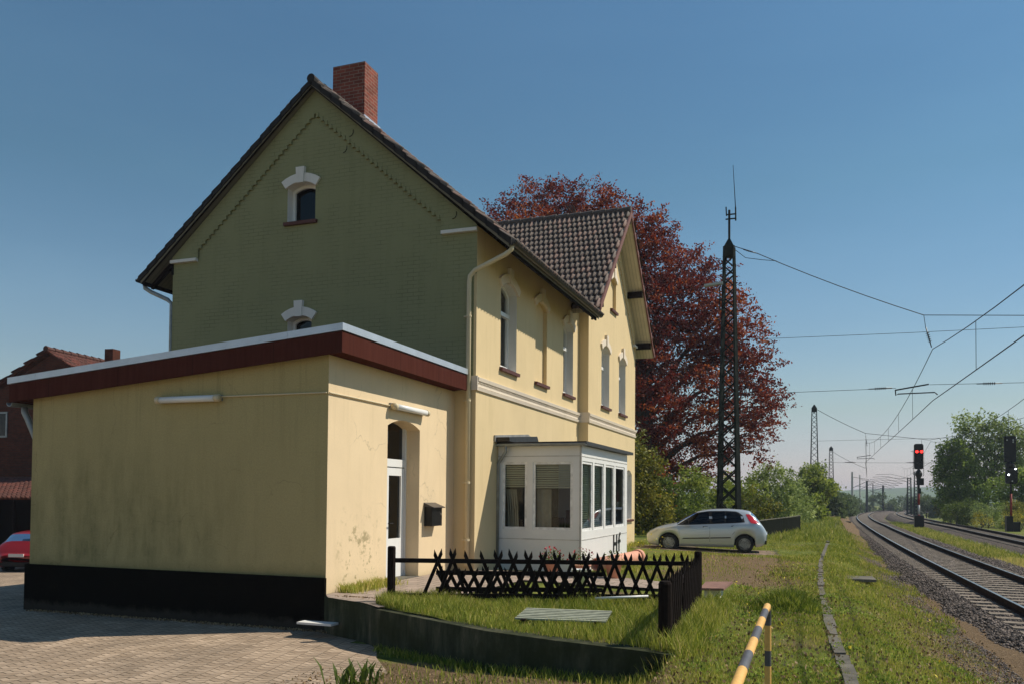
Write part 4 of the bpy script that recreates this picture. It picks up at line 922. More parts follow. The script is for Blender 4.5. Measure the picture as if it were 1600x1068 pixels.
lattice_fence('lower second lattice panel leaning behind the long fence', (1.25, .23, -.02), (3.42, 1.52, -.08), 0, rails=(.40, .16), start=.05, h1=.46, h0=-.02, posts=(False, False), dens=.17, lean=.2)
# far low board fence behind the car
M['fence_board'] = simple('fence_board', (.010, .012, .008), .95, spec=.02)
root = thing('board_fence', 'low dark board fence receding behind the silver car', 'fence', (4.6, 30, -.3))
pts = [(3.75, 26.5), (4.05, 28), (4.3, 30), (4.65, 33), (5.1, 37), (5.45, 41)]
for k in range(len(pts) - 1):
    (a, b), (c_, d_) = pts[k], pts[k + 1]; N = 12 if k < 3 else 8
    for j in range(N):
        t0, t1 = j / N, (j + .9) / N; xa, ya, xb, yb_ = a + (c_ - a) * t0, b + (d_ - b) * t0, a + (c_ - a) * t1, b + (d_ - b) * t1
        MB().prism([(xa, ya, -.4), (xb, yb_, -.4), (xb, yb_, .50), (xa, ya, .50)], (.03, 0, 0)).build('board', 'fence_board', root)
    MB().bar((a, b, .53), (c_, d_, .53), .07, .03).build('top_rail', 'concrete', root)
MB().bar((2.6, 26.3, .50), (3.75, 26.5, .52), .04, .04).build('cross_rail', 'dark_wood', root)
MB().box(3.30, 26.35, -.4, 3.38, 26.45, .52).build('post', 'dark_wood', root)
# ================================================================ SMALL THINGS AT THE GARDEN
gr = thing('slatted_board', 'weathered pale slatted board lying flat in the garden grass', 'board', (3.5, -.75, -.05), rz=math.radians(8))
for k in range(7): MB().obox((0, -.36 + .115 * k, .055 + .004 * k), (.56, 0, .0), (0, .022, .003), (0, 0, .010)).build('slat', simple('slat_w', (.30, .31, .23), .8, var=.3, scale=9), gr, local=True)
for x in (-.45, .45): MB().obox((x, 0, .045), (.03, 0, 0), (0, .45, 0), (0, 0, .012)).build('crossbar', 'dark_wood', gr, local=True)
tag(MB().tube([(3.45, .98, .03), (4.18, 1.22, .07)], .018, 8).build('white_pole', 'white_pvc', None, True), 'thin white pole lying in the grass by the lattice fence', 'pole')
cp = thing('clay_pipe', 'large terracotta drain pipe lying beside the glazed bay', 'pipe', (2.6, 7.3, -.1))
a, b = Vector((2.15, 6.1, .10)), Vector((2.45, 9.0, .10)); t = (b - a).normalized()
def hollow(mb, a, b, ro, ri, n=18):
    t = (b - a).normalized(); u = t.cross(Vector((0, 0, 1))).normalized(); w_ = t.cross(u); i = len(mb.v)
    for p in (a, b):
        for r in (ro, ri):
            for j in range(n): th = 2 * math.pi * j / n; mb.v.append(tuple(p + u * r * math.cos(th) + w_ * r * math.sin(th)))
    for j in range(n):
        k = (j + 1) % n; mb.f += [[i + j, i + k, i + 2 * n + k, i + 2 * n + j], [i + n + k, i + n + j, i + 3 * n + j, i + 3 * n + k], [i + k, i + j, i + n + j, i + n + k], [i + 2 * n + j, i + 2 * n + k, i + 3 * n + k, i + 3 * n + j]]
mb = MB(); hollow(mb, a, b, .135, .11); mb.build('pipe_barrel', 'terracotta', cp, True); mb = MB(); hollow(mb, b - t * .16, b + t * .02, .165, .137); mb.build('pipe_collar', 'terracotta', cp, True)
wp = thing('whitewashed_pillar', 'small whitewashed masonry pillar capped with a brown slab by the garden corner', 'pillar', (4.9, 3.0, -.2))
MB().prism([(4.78, 2.78, -.5), (4.99, 2.78, -.5), (5.03, 2.78, .03), (4.78, 2.78, .03)], (0, .5, 0)).build('pillar', 'white_trim', wp); MB().prism([(4.72, 2.68, .032), (5.10, 2.62, .05), (5.16, 3.45, .085), (4.72, 3.45, .065)], (0, 0, .035)).build('cap_slab', simple('capslab', (.24, .13, .10), .8), wp)
def pot(x, y, z, r, h_, label, fl=60, red=True):
    root = thing('flower_pot', label, 'flower pot', (x, y, z))
    MB().lathe([(r * .7, 0), (r, h_), (r * 1.1, h_), (r * 1.1, h_ + .02), (r * .85, h_ + .02), (r * .8, h_ - .03)], (x, y, z), 14).build('pot', 'terracotta', root, True)
    r_ = np.random.default_rng(int(x * 100)); n = fl * 6; P = r_.normal(0, 1, (n, 3)); P /= np.linalg.norm(P, axis=1)[:, None]; P *= (r * 1.5) * r_.random((n, 1)) ** .4; P[:, 2] = abs(P[:, 2]) * 1.2
    quads(P + [0, 0, h_], .035, r_, 'foliage', 'green_leaf', root)
    if red: P = r_.normal(0, 1, (fl, 3)); P /= np.linalg.norm(P, axis=1)[:, None]; P *= r * 1.7; P[:, 2] = abs(P[:, 2]) * 1.2; quads(P + [0, 0, h_], .05, r_, 'blossom', 'petal_red', root)
def quads(P, size, r_, name, mat, parent=None, aspect=.55, tone=None, up=0, origin=None):
    n = len(P); A = r_.normal(size=(n, 3)); A[:, 2] += up; A /= np.linalg.norm(A, axis=1)[:, None]; B = np.cross(A, r_.normal(size=(n, 3))); B /= np.linalg.norm(B, axis=1)[:, None] + 1e-9
    S = (size * (0.6 + .8 * r_.random(n)))[:, None]; a = A * S; b = B * S * aspect
    V = np.stack([P - a * .5, P + b * .5 + a * .05, P + a * .5, P - b * .5 + a * .05], 1).reshape(-1, 3); F = np.arange(4 * n).reshape(-1, 4)
    return fast(name, V, F, mat, r_.random(n) if tone is None else tone, parent)
pot(1.75, 4.3, -.02, .15, .28, 'terracotta pot of red flowers behind the fence, nearest the mailbox'); pot(2.25, 4.6, -.03, .17, .22, 'wide terracotta pot of red flowers at the foot of the bay corner')
pot(2.8, 4.9, -.05, .16, .26, 'terracotta pot with dark green leaves standing before the bay', red=False, fl=50)
tag(MB().lathe([(.10, 0), (.15, .26), (.165, .27), (.14, .265), (.095, .02)], (2.55, 3.4, -.04), 16).build('bucket', 'white_pvc', None, True), 'white bucket half hidden behind the lattice fence', 'bucket')
tag(MB().obox((7.30, 10.4, -.36), (.42, .03, 0), (-.02, .45, 0), (0, 0, .03)).build('concrete_slab', 'concrete'), 'flat concrete slab sunk in the grass beside the edge stones', 'slab')
bx = thing('trackside_box', 'dark trackside box at the edge of the ballast where the track curves', 'box', (8.6, 69, -.9))
MB().box(8.2, 68.6, -1.0, 9.1, 69.4, -.48).build('box', 'black_metal', bx); MB().box(8.15, 68.55, -.479, 9.15, 69.45, -.44).build('lid', 'concrete', bx)
# hazard striped hoop barrier
hb = thing('striped_barrier', 'yellow and black striped tubular hoop barrier in the foreground grass', 'barrier', (6.15, -5.6, -.25))
path = [(6.13, -3.98, -.3)] + [(6.13, -3.98, z) for z in (.0, .15, .3, .45)] + [(6.13, -3.985, .56), (6.131, -4.02, .63), (6.132, -4.09, .665)] 
y = -4.20
while y > -7.6: path.append((6.135 + (-4.2 - y) * .012, y, .668 + (-4.2 - y) * .004)); y -= .14
path += [(6.175, -7.68, .64), (6.18, -7.72, .5), (6.18, -7.72, -.3)]
P_ = [Vector(p) for p in path]; acc = 0; Ls = [0]
for a, b in zip(P_[:-1], P_[1:]): acc += (b - a).length; Ls.append(acc)
def at_len(s):
    for k in range(len(Ls) - 1):
        if Ls[k] <= s <= Ls[k + 1]: return P_[k].lerp(P_[k + 1], (s - Ls[k]) / (Ls[k + 1] - Ls[k] + 1e-9))
    return P_[-1]
M['hazard_yellow'] = simple('hazard_yellow', (.74, .42, .12), .5, var=.12, scale=25); M['hazard_black'] = simple('hazard_black', (.10, .095, .10), .45, var=.2)
s = 0; k = 0; seq = [.30, .18, .12, .20, .15]
while s < acc:
    e = min(acc, s + (seq[k] if k < 5 else .46)); n = 9; pts = [at_len(s + (e - s) * j / (n - 1)) for j in range(n)]
    MB().tube(pts, .026, 14, cap=(s == 0 or e >= acc)).build('yellow_band' if (k % 2) == (k < 5 and 1 or 1) else 'black_band', 'hazard_yellow' if k % 2 else 'hazard_black', hb, True); s = e; k += 1
# ================================================================ CARS
def catmull(xs, ys, q): 
    xs, ys = np.array(xs, float), np.array(ys, float); m_ = np.gradient(ys, xs); 
    d = np.diff(ys) / np.diff(xs); m_ = np.empty_like(ys); m_[0], m_[-1] = d[0], d[-1]
    for i in range(1, len(ys) - 1): m_[i] = 0 if d[i - 1] * d[i] <= 0 else 2 * d[i - 1] * d[i] / (d[i - 1] + d[i])
    i = np.clip(np.searchsorted(xs, q) - 1, 0, len(xs) - 2); h_ = xs[i + 1] - xs[i]; t = (q - xs[i]) / h_
    return (2 * t ** 3 - 3 * t ** 2 + 1) * ys[i] + (t ** 3 - 2 * t ** 2 + t) * h_ * m_[i] + (-2 * t ** 3 + 3 * t ** 2) * ys[i + 1] + (t ** 3 - t ** 2) * h_ * m_[i + 1]
def carpaint(name, col):
    m, nt, p, v = base(name, .32, .45, .5); p.inputs['Base Color'].default_value = (*col, 1); p.inputs['Coat Weight'].default_value = .8; p.inputs['Coat Roughness'].default_value = .06
    nt.links.new(bump(nt, noise(nt, v, 2.5, 2), .05, .01), p.inputs['Normal']); M[name] = m
carpaint('silver_paint', (.50, .54, .56)); carpaint('red_paint', (.42, .012, .010))
def lens(name, col, em=0):
    m, nt, p, v = base(name, .12, 0, .6); p.inputs['Base Color'].default_value = (*col, 1); p.inputs['Coat Weight'].default_value = 1; M[name] = m
lens('tail_red', (.55, .02, .02)); lens('head_clear', (.6, .6, .58)); lens('plate_white', (.6, .6, .58))
AX1, AX2, WR, AR = .80, 3.31, .300, .355
def car(name, label, loc, rz, paint, plate=False):
    root = thing(name, label, 'car', loc, rz)
    xk = [0, .05, .15, .35, .65, 1.0, 1.35, 1.78, 2.2, 2.7, 3.15, 3.45, 3.62, 3.78, 3.90, 3.98, 4.03]
    top = [.585, .635, .705, .81, .90, .98, 1.19, 1.385, 1.455, 1.475, 1.45, 1.40, 1.27, 1.06, .90, .78, .66]
    belt = [.55, .60, .66, .74, .81, .88, .90, .92, .945, .97, .99, 1.00, 1.02, .98, .86, .74, .62]
    wide = [.40, .52, .64, .75, .82, .835, .84, .845, .845, .845, .84, .83, .81, .77, .72, .66, .56]
    roofw = [.30, .44, .56, .64, .68, .68, .60, .555, .555, .56, .56, .55, .57, .62, .64, .60, .50]
    bot = [.42, .30, .22, .19, .18, .18, .18, .18, .18, .18, .18, .18, .19, .22, .26, .32, .44]
    q = np.unique(np.concatenate([np.linspace(0, .2, 7), np.linspace(.2, 4.03, 90), [AX1 - AR, AX1 + AR, AX2 - AR, AX2 + AR]]))
    C = {k: catmull(xk, a, q) for k, a in (('t', top), ('b', belt), ('w', wide), ('r', roofw), ('o', bot))}
    def ring(i):
        x = q[i]; t, b, w_, r, o = (C[k][i] for k in 'tbwro'); arch = 0
        for ax in (AX1, AX2):
            if abs(x - ax) < AR: arch = max(arch, WR + math.sqrt(AR ** 2 - (x - ax) ** 2) - .02)
        zb = max(o, arch); glass_ = t - b > .12
        zs = [max(o, zb * .999), zb + .001, zb + max(.02, (b - zb) * .15), zb + (b - zb) * .45, zb + (b - zb) * .75, b - .015, b]
        ws = [w_ * .80, w_ * .955, w_ * .985, w_, w_ * .992, w_ * .965, w_ * .945]
        if not glass_: rr = min(r, w_ * .93); zz = b + (t - b) * .35
        else: rr, zz = r, t - .075
        zz = max(zz, b + .004)
        P = list(zip(ws, zs)) + [(w_ * .945 + (rr - w_ * .945) * .5, b + (zz - b) * .52), (rr, zz), (rr * .90, zz + (t - zz) * .52), (rr * .6, zz + (t - zz) * .88), (0, t)]
        return P
    rings = [ring(i) for i in range(len(q))]; K = len(rings[0])
    V = []; 
    for i, R in enumerate(rings):
        for s_ in (1, -1):
            for (y, z) in R: V.append((q[i], y * s_, z))
    F_body, F_ws, F_rw = [], [], []
    for i in range(len(q) - 1):
        xm = (q[i] + q[i + 1]) / 2
        for s_ in (0, 1):
            o0 = i * 2 * K + s_ * K; o1 = (i + 1) * 2 * K + s_ * K
            for j in range(K - 1):
                f = [o0 + j, o1 + j, o1 + j + 1, o0 + j + 1]; f = f if s_ == 0 else f[::-1]
                if j >= 8 and 1.04 < xm < 1.70: F_ws.append(f)
                elif j >= 8 and 3.50 < xm < 3.74: F_rw.append(f)
                else: F_body.append(f)
    for e in (0, (len(q) - 1) * 2 * K):
        F_body.append([e + j for j in range(K)] + [e + K + j for j in range(K - 2, -1, -1)])
    def sub(F, nm, mat, off=0):
        mb = MB(); used = {}
        for f in F:
            g = []
            for k in f:
                if k not in used: used[k] = len(mb.v); mb.v.append(V[k])
                g.append(used[k])
            mb.f.append(g)
        return mb.build(nm, mat, root, True, local=True)
    bo = sub(F_body, 'body', paint); ln = sub(F_body, 'inner_lining', 'dark_interior'); ln.data.transform(Matrix.Translation((.02, 0, .012)) @ Matrix.Diagonal((.99, .972, .983, 1))); sub(F_ws, 'windscreen', 'dark_glass'); sub(F_rw, 'rear_window', 'dark_glass')
    bt = C['b']; 
    def ysurf(x, z):
        b, w_, r, t = (float(np.interp(x, q, C[k])) for k in 'bwrt')
        if z <= b: 
            o = .2; f = (z - o) / (b - o); return w_ * np.interp(f, [0, .15, .45, .75, .97, 1], [.955, .985, 1, .992, .965, .945])
        zz = max(t - .075, b + .06); return w_ * .945 + (r - w_ * .945) * max(0, min(1, (z - b) / (zz - b)))
    def side(nm, mat, pts, off=.006, par=None, n=8):
        mbl = []
        for s_ in (1, -1):
            mb = MB(); x0, x1 = min(p[0] for p in pts), max(p[0] for p in pts); NX, NZ = max(2, min(30, int((x1 - x0) / .05) + 2)), 5; cols = []
            for i in range(NX + 1):
                x = x0 + (x1 - x0) * min(.999, max(.001, i / NX)); zs = []
                for k in range(len(pts)):
                    (a, b), (c_, d_) = pts[k], pts[(k + 1) % len(pts)]
                    if (a <= x) != (c_ <= x): zs.append(b + (d_ - b) * (x - a) / (c_ - a))
                if len(zs) >= 2: cols.append((x, min(zs), max(zs)))
            for (x, za, zb) in cols:
                for j in range(NZ + 1): z = za + (zb - za) * j / NZ; mb.v.append((x, s_ * (ysurf(x, z) + off), z))
            for i in range(len(cols) - 1):
                for j in range(NZ): k = i * (NZ + 1) + j; mb.f.append([k, k + NZ + 1, k + NZ + 2, k + 1])
            mb.build(nm, mat, par or root, True, local=True)
    # glasshouse sides
    side('window_surround', 'rubber', [(1.06, .90), (1.35, 1.09), (1.72, 1.325), (2.1, 1.388), (2.7, 1.402), (3.05, 1.385), (3.24, 1.27), (3.32, 1.03), (3.0, 1.0), (2.2, .955), (1.4, .912)], .004)
    side('side_window', 'dark_glass', [(1.26, .94), (1.50, 1.12), (1.76, 1.30), (2.12, 1.362), (2.17, .975), (1.6, .945)], .010)
    side('side_window', 'dark_glass', [(2.26, .985), (2.22, 1.368), (2.66, 1.378), (2.66, 1.01)], .010)
    side('side_window', 'dark_glass', [(2.71, 1.012), (2.71, 1.378), (3.02, 1.36), (3.17, 1.25), (3.25, 1.05)], .010)
    side('rub_strip', 'rubber', [(1.28, .47), (2.16, .50), (2.16, .465), (1.25, .435)], .012); side('rub_strip', 'rubber', [(2.19, .50), (2.86, .525), (2.86, .49), (2.19, .467)], .012)
    for a in ([(2.168, .22), (2.168, 1.0), (2.176, 1.0), (2.176, .22)], [(1.16, .26), (1.14, .85), (1.148, .85), (1.168, .26)], [(2.90, .60), (3.05, .80), (3.06, 1.03), (3.068, 1.03), (3.058, .795), (2.908, .595)], [(1.2, .235), (2.9, .235), (2.9, .228), (1.2, .228)]): side('door_gap', 'rubber', a, .003)
    side('door_handle', paint, [(1.98, .86), (2.12, .87), (2.12, .835), (1.98, .825)], .028); side('door_handle', paint, [(2.92, .90), (3.05, .905), (3.05, .87), (2.92, .865)], .028)
    side('handle_recess', 'rubber', [(1.94, .872), (2.10, .882), (2.10, .85), (1.94, .84)], .004); side('handle_recess', 'rubber', [(2.88, .91), (3.02, .915), (3.02, .882), (2.88, .877)], .004)
    side('tail_light', 'tail_red', [(3.34, 1.30), (3.46, 1.30), (3.60, 1.18), (3.76, 1.02), (3.70, .99), (3.52, 1.0), (3.42, 1.14)], .010)
    side('headlight', 'head_clear', [(.08, .62), (.32, .77), (.50, .80), (.34, .68), (.14, .585)], .012)
    side('indicator', 'hazard_yellow', [(1.0, .74), (1.06, .745), (1.06, .72), (1.0, .715)], .006)
    for s_ in (1, -1):
        mb = MB(); y = s_ * .90; mb.tube([(1.42, y - s_ * .05, .99), (1.42, y + s_ * .03, 1.0)], .028, 6); mb.obox((1.43, y + s_ * .07, 1.02), (.055, 0, .0), (0, .085, 0), (0, 0, .065)); mb.build('mirror', 'rubber', root, local=True)
    MB().box(.3, -.60, .24, 3.8, .60, .62).build('underbody', 'rubber', root, local=True)
    MB().box(1.5, -.52, .5, 3.3, .52, .80).build('seat', 'dark_interior', root, local=True)
    for x in (2.02, 2.95):
        for y in (-.32, .32): MB().obox((x, y, .95), (.05, 0, .02), (0, .2, 0), (-.08, 0, .28)).build('seat_back', 'dark_interior', root, local=True)
    for ax in (AX1, AX2):
        for s_ in (1, -1):
            wroot = MB().lathe([(.20, -.09), (.275, -.095), (.297, -.06), (.30, 0), (.297, .06), (.275, .095), (.20, .09)], (ax, s_ * .735, .30), 36, 'y').build('wheel', 'rubber', root, True, local=True)
            MB().lathe([(.205, -.07), (.205, .078), (.19, .09), (.185, .06), (.0, .045)] if s_ > 0 else [(.205, .07), (.205, -.078), (.19, -.09), (.185, -.06), (.0, -.045)], (ax, s_ * .735, .30), 32, 'y').build('wheel_well', 'black_metal', wroot, True, local=True)
            mb = MB(); yo = s_ * (.735 + .068)
            for k in range(9):
                th = 2 * math.pi * k / 9; d = Vector((math.cos(th), 0, math.sin(th))); c_ = Vector((ax, yo, .30)); mb.bar(c_ + d * .03, c_ + d * .192, .042, .018, (0, 1, 0))
            mb.lathe([(.178, 0), (.20, 0), (.20, s_ * .022), (.186, s_ * .022)], (ax, yo, .30), 32, 'y'); mb.lathe([(.045, 0), (.045, s_ * .02), (0, s_ * .022)], (ax, yo, .30), 12, 'y'); mb.build('rim', 'rim_paint', wroot, local=True)
            # arch liner ring
            mb = MB(); N = 16; 
            for k in range(N):
                a0, a1 = math.pi * k / N, math.pi * (k + 1) / N
                for (r0, r1) in ((.30, AR + .0),): mb.poly([(ax + r0 * math.cos(a0), s_ * .60, .28 + r0 * math.sin(a0)), (ax + r1 * math.cos(a0), s_ * .60, .28 + r1 * math.sin(a0)), (ax + r1 * math.cos(a1), s_ * .60, .28 + r1 * math.sin(a1)), (ax + r0 * math.cos(a1), s_ * .60, .28 + r0 * math.sin(a1))])
                r1 = AR + .005; mb.poly([(ax + r1 * math.cos(a0), s_ * .60, .28 + r1 * math.sin(a0)), (ax + r1 * math.cos(a0), s_ * .80, .28 + r1 * math.sin(a0)), (ax + r1 * math.cos(a1), s_ * .80, .28 + r1 * math.sin(a1)), (ax + r1 * math.cos(a1), s_ * .60, .28 + r1 * math.sin(a1))])
            mb.build('wheel_arch', 'rubber', root, local=True)
    mb = MB(); mb.box(4.0, -.26, .60, 4.055, .26, .71); mb.build('number_plate', 'plate_white', root, local=True)
    mb = MB(); mb.box(3.80, -.66, .30, 4.02, .66, .42); mb.build('bumper_insert', 'rubber', root, local=True)
    return root
silver = car('parked_car', 'silver five door hatchback parked beside the grass beyond the station house', (1.0, 17.75, -.268), math.radians(4), 'silver_paint'); silver.scale = (.965, .965, .965)
car('parked_car', 'red hatchback seen from behind past the left end of the annex', (-20.3, 13.9, -1.30), math.radians(-72), 'red_paint')
# ================================================================ MASTS AND OVERHEAD LINE
def lattice_mast(label, x, y, z0, h_, w0, w1, nb=18, group='lattice masts of the overhead line', leg=.07, cap=True, name='lattice_mast'):
    root = thing(name, label, 'mast', (x, y, z0), group=group)
    cs = [(-1, -1), (1, -1), (1, 1), (-1, 1)]; dz = w0 * .55
    for a, b in cs:
        mb = MB(); mb.tube([(x + a * w0 / 2, y + b * dz, z0 - .5), (x + a * w1 / 2, y + b * w1 * .45, z0 + h_)], [leg * .78, leg * .40], 4); mb.build('leg', 'mast_green', root)
    lev = [0]; zz = 0
    while zz < h_ - .25: 
        wv = w0 + (w1 - w0) * zz / h_; zz += max(.34, wv * .95); lev.append(min(zz, h_))
    def pt(k, z):
        f = z / h_; return Vector((x + cs[k][0] * (w0 + (w1 - w0) * f) / 2, y + cs[k][1] * (dz + (w1 * .45 - dz) * f), z0 + z))
    for s_ in range(4):
        mb = MB()
        for i in range(len(lev) - 1):
            a, b = s_, (s_ + 1) % 4
            if i % 2: a, b = b, a
            mb.bar(pt(a, lev[i]), pt(b, lev[i + 1]), leg * .46, leg * .3, (0, 1, 0) if s_ % 2 == 0 else (1, 0, 0))
            if i < len(lev) * .3: mb.bar(pt(b, lev[i]), pt(a, lev[i + 1]), leg * .46, leg * .3, (0, 1, 0) if s_ % 2 == 0 else (1, 0, 0))
        mb.build('bracing', 'mast_green', root)
    if cap:
        mb = MB(); r = w1 * .50; z = z0 + h_; mb.box(x - r, y - r, z - .45, x + r, y + r, z + .02); i = len(mb.v)
        mb.v += [(x - r, y - r, z + .021), (x + r, y - r, z + .021), (x + r, y + r, z + .021), (x - r, y + r, z + .021), (x - .05, y - .05, z + .35), (x + .05, y - .05, z + .35), (x + .05, y + .05, z + .35), (x - .05, y + .05, z + .35)]
        mb.f += [[i + a for a in q] for q in ((0, 1, 5, 4), (1, 2, 6, 5), (2, 3, 7, 6), (3, 0, 4, 7), (4, 5, 6, 7))]; mb.build('head', 'mast_green', root)
    return root
MX, MY = 2.78, 27.0
mast = lattice_mast('tall dark lattice mast with an antenna on top, standing behind the silver car', MX, MY, -.3, 12.9, .86, .40, leg=.135)
mb = MB(); z = 12.6 + .3
mb.tube([(MX, MY, z), (MX, MY, z + 1.35)], .05, 8); mb.bar((MX - .16, MY, z + .95), (MX + .30, MY, z + .95), .05, .05); mb.bar((MX - .12, MY, z + 1.15), (MX + .30, MY, z + 1.15), .05, .05); mb.tube([(MX + .28, MY, z + .85), (MX + .27, MY, z + 1.45)], .035, 6); mb.tube([(MX - .12, MY, z + 1.1), (MX - .14, MY, z + 1.5)], .03, 6); mb.build('antenna_bracket', 'mast_green', mast)
mb = MB(); mb.tube([(MX + .27, MY, z + 1.4), (MX + .16, MY, z + 3.35)], [.022, .010], 6); mb.build('antenna_rod', 'mast_green', mast)
lm = MB(); lm.bar((MX - .35, MY - .5, 9.7), (MX - .35, MY - .5, 10.75), .05, .05, (0, 1, 0)); lm.bar((MX - .35, MY - .5, 9.72), (MX - .15, MY - .3, 9.72), .04, .04); lm.bar((MX - .35, MY - .5, 10.15), (MX - .15, MY - .3, 10.15), .04, .04); lb = lm.build('lamp_bracket', 'mast_green', mast)
MB().obox((MX - .62, MY - .5, 10.86), (.40, 0, .03), (0, .10, 0), (0, 0, .05)).build('lamp_head', simple('lamp_head', (.38, .40, .38), .5), lb)
lattice_mast('second lattice mast rising out of the round green tree', 6.0, 87.0, -.6, 12.1, 1.0, .48, leg=.11)
lattice_mast('third lattice mast along the left side of the track', 8.5, 150.0, -1.2, 11.8, .95, .55, leg=.13)
lattice_mast('lattice mast on the far right side of the tracks outside the photo edge', 24.4, MY, -.8, 13.3, .86, .42, leg=.13)
far = [((1331.5), 736, 798, 175), (1343.6, 739.6, 790, 230), (1354.6, 750, 793, 240), (1364, 755, 785, 330), (1380, 757, 792, 260), (1421, 745, 800, 160), (1430, 736, 800, 150)]
def pole_mast(label, x, y, z0, h_, w_, arm=None, mat='concrete', col=None):
    root = thing('overhead_line_mast', label, 'mast', (x, y, z0), group='distant masts of the overhead line')
    MB().lathe([(w_ / 2, -.5), (w_ * .32, h_)], (x, y, z0), 8).build('pole', mat, root)
    if arm:
        mb = MB(); mb.bar((x, y, z0 + h_ * .62), (x + arm, y, z0 + h_ * .80), .09, .09); mb.bar((x, y, z0 + h_ * .88), (x + arm, y, z0 + h_ * .82), .07, .07); mb.bar((x + arm * .3, y, z0 + h_ * .66), (x + arm * 1.1, y, z0 + h_ * .64), .06, .06); mb.build('bracket_arm', 'mast_green', root)
    return root
M['pale_concrete'] = simple('pale_concrete', (.42, .40, .37), .9)
pole_mast('distant pale concrete mast with an arm over the curving track, leftmost of the distant ones', 12.85, 175, -1.6, 8.7, .55, 3.2, 'pale_concrete')
pole_mast('distant thin mast between the pale concrete mast and the dark one', 16.6, 230, -2.2, 10.2, .4, 3.6, 'pale_concrete')
pole_mast('distant dark mast standing where the tracks vanish', 18.8, 240, -2.2, 8.8, .75, 4.5, 'mast_green')
pole_mast('farthest thin mast above the distant hedge', 25.3, 330, -2.6, 9.9, .5, 4, 'mast_green')
pole_mast('distant dark mast in front of the far hills, between the vanishing tracks', 24.2, 260, -2.4, 8.1, .8, -3.5, 'mast_green')
lattice_mast('short distant lattice mast left of the red signal pole', 22.1, 160, -1.3, 6.9, .7, .55, leg=.16, cap=False)
lattice_mast('short distant lattice mast just beside the red signal pole', 21.3, 140, -1.1, 7.2, .6, .5, leg=.14, cap=False)
def sag(a, b, s, n=14):
    a, b = Vector(a), Vector(b); return [a.lerp(b, k / n) - Vector((0, 0, s * 4 * (k / n) * (1 - k / n))) for k in range(n + 1)]
M['wire'] = simple('wire', (.03, .035, .035), .5, .4)
WN = 'overhead line wires'
def wire(pts, r, label, parts=None, cat='wire'):
    root = thing('overhead_wire', label, cat, tuple(pts[0]), group=WN); MB().tube(pts, r, 5).build('wire', 'wire', root); return root
def insulator(a, b, root, r=.075, n=6):
    a, b = Vector(a), Vector(b); mb = MB(); mb.tube([a, b], .022, 6); t = (b - a)
    for k in range(n): c = a + t * (.25 + .5 * (k + .5) / n); d = t.normalized() * .02; mb.tube([c - d, c, c + d], [r * .35, r, r * .35], 8)
    mb.build('insulator', 'black_metal', root, True)
node = Vector((10.55, MY, 9.05))
r = wire([Vector((MX + .2, MY, 12.62))] + sag((MX + 1.2, MY, 12.2), node, .10, 6), .018, 'span wire sloping down from the head of the tall lattice mast to the track')
MB().tube([(MX + .2, MY, 12.5), (MX + .7, MY - .02, 12.05), (MX + 1.4, MY, 11.9), (MX + 2.0, MY, 11.80)], .014, 5).build('slack_loop', 'wire', r)
insulator((MX + .6, MY, 12.43), (MX + 1.15, MY, 12.22), r, .05, 4)
r = wire([node, (16.3, MY, 8.65), (20.5, MY, 9.9), (24.2, MY, 12.3)], .016, 'span wire crossing above both tracks to the right edge')
MB().tube([node, (10.62, MY, 8.5)], .012, 5).build('hanger', 'wire', r); insulator((10.62, MY, 8.55), (10.83, MY, 7.72), r, .085, 5)
MB().tube([(14.4, MY, 8.80), (14.45, MY, 6.0)], .010, 5).build('hanger', 'wire', r)
wire([(MX + .2, MY, 8.45)] + [(10, MY, 8.36), (24.3, MY, 8.3)], .010, 'thin straight cross wire, upper of the two level ones behind the beech')
r = wire([(MX + .2, MY, 6.05), (9.5, MY, 6.10)], .010, 'thin level cross wire coming from the tall lattice mast to the steady arm'); insulator((8.45, MY, 6.10), (9.35, MY, 6.12), r, .07)
r = wire([(10.75, MY, 6.20), (24.3, MY, 6.02)], .010, 'thin level cross wire running right from the steady arm'); insulator((12.45, MY, 6.17), (13.35, MY, 6.16), r, .07)
def steady(x, y, s, label, sg=1):
    root = thing('steady_arm', label, 'steady arm', (x, y, 6), group='steady arms holding the contact wire')
    mb = MB(); mb.tube([(x - 1.15 * s, y, 6.02), (x + .10 * s, y, 6.22)], .032 * s, 6); mb.tube([(x - 1.15 * s, y, 6.04), (x - 1.13 * s, y, 5.80), (x - 1.05 * s, y, 5.86), (x + .32 * s, y, 5.88), (x + .42 * s, y, 5.78)], .026 * s, 6); mb.build('arm', 'black_metal', root)
steady(10.62, MY, 1, 'bent steady arm hanging above the nearer track beside the tall mast')
def catenary(c, ys, zs_low, label, zc=5.55, zsup=7.65, y_far=None):
    for k in range(len(ys) - 1):
        a, b = ys[k], ys[k + 1]; n = 16 if b - a > 30 else 8
        P = []; Q = []; dz = lambda y: -.006 * max(0, y - 60)
        for j in range(n + 1):
            y = a + (b - a) * j / n; t = j / n; x = float(trackx(a, c)) * (1 - t) + float(trackx(b, c)) * t + (.22 if k % 2 else -.12) * (1 - t) + (-.12 if k % 2 else .22) * t
            P.append(Vector((x, y, zsup - (zsup - zs_low) * 4 * t * (1 - t) + dz(y)))); Q.append(Vector((x, y, zc + dz(y) - .08 * 4 * t * (1 - t))))
        root = thing('overhead_wire', label[k], 'wire', tuple(Q[0]), group=WN)
        MB().tube(P, .016, 5).build('messenger_wire', 'wire', root); MB().tube(Q, .017, 5).build('contact_wire', 'wire', root)
        m_ = 7
        for j in range(1, m_):
            t = (j) / m_; i = t * n; i0 = int(i); f = i - i0; p = P[i0].lerp(P[min(n, i0 + 1)], f); q = Q[i0].lerp(Q[min(n, i0 + 1)], f); MB().tube([p, q], .009, 4).build('dropper', 'wire', root)
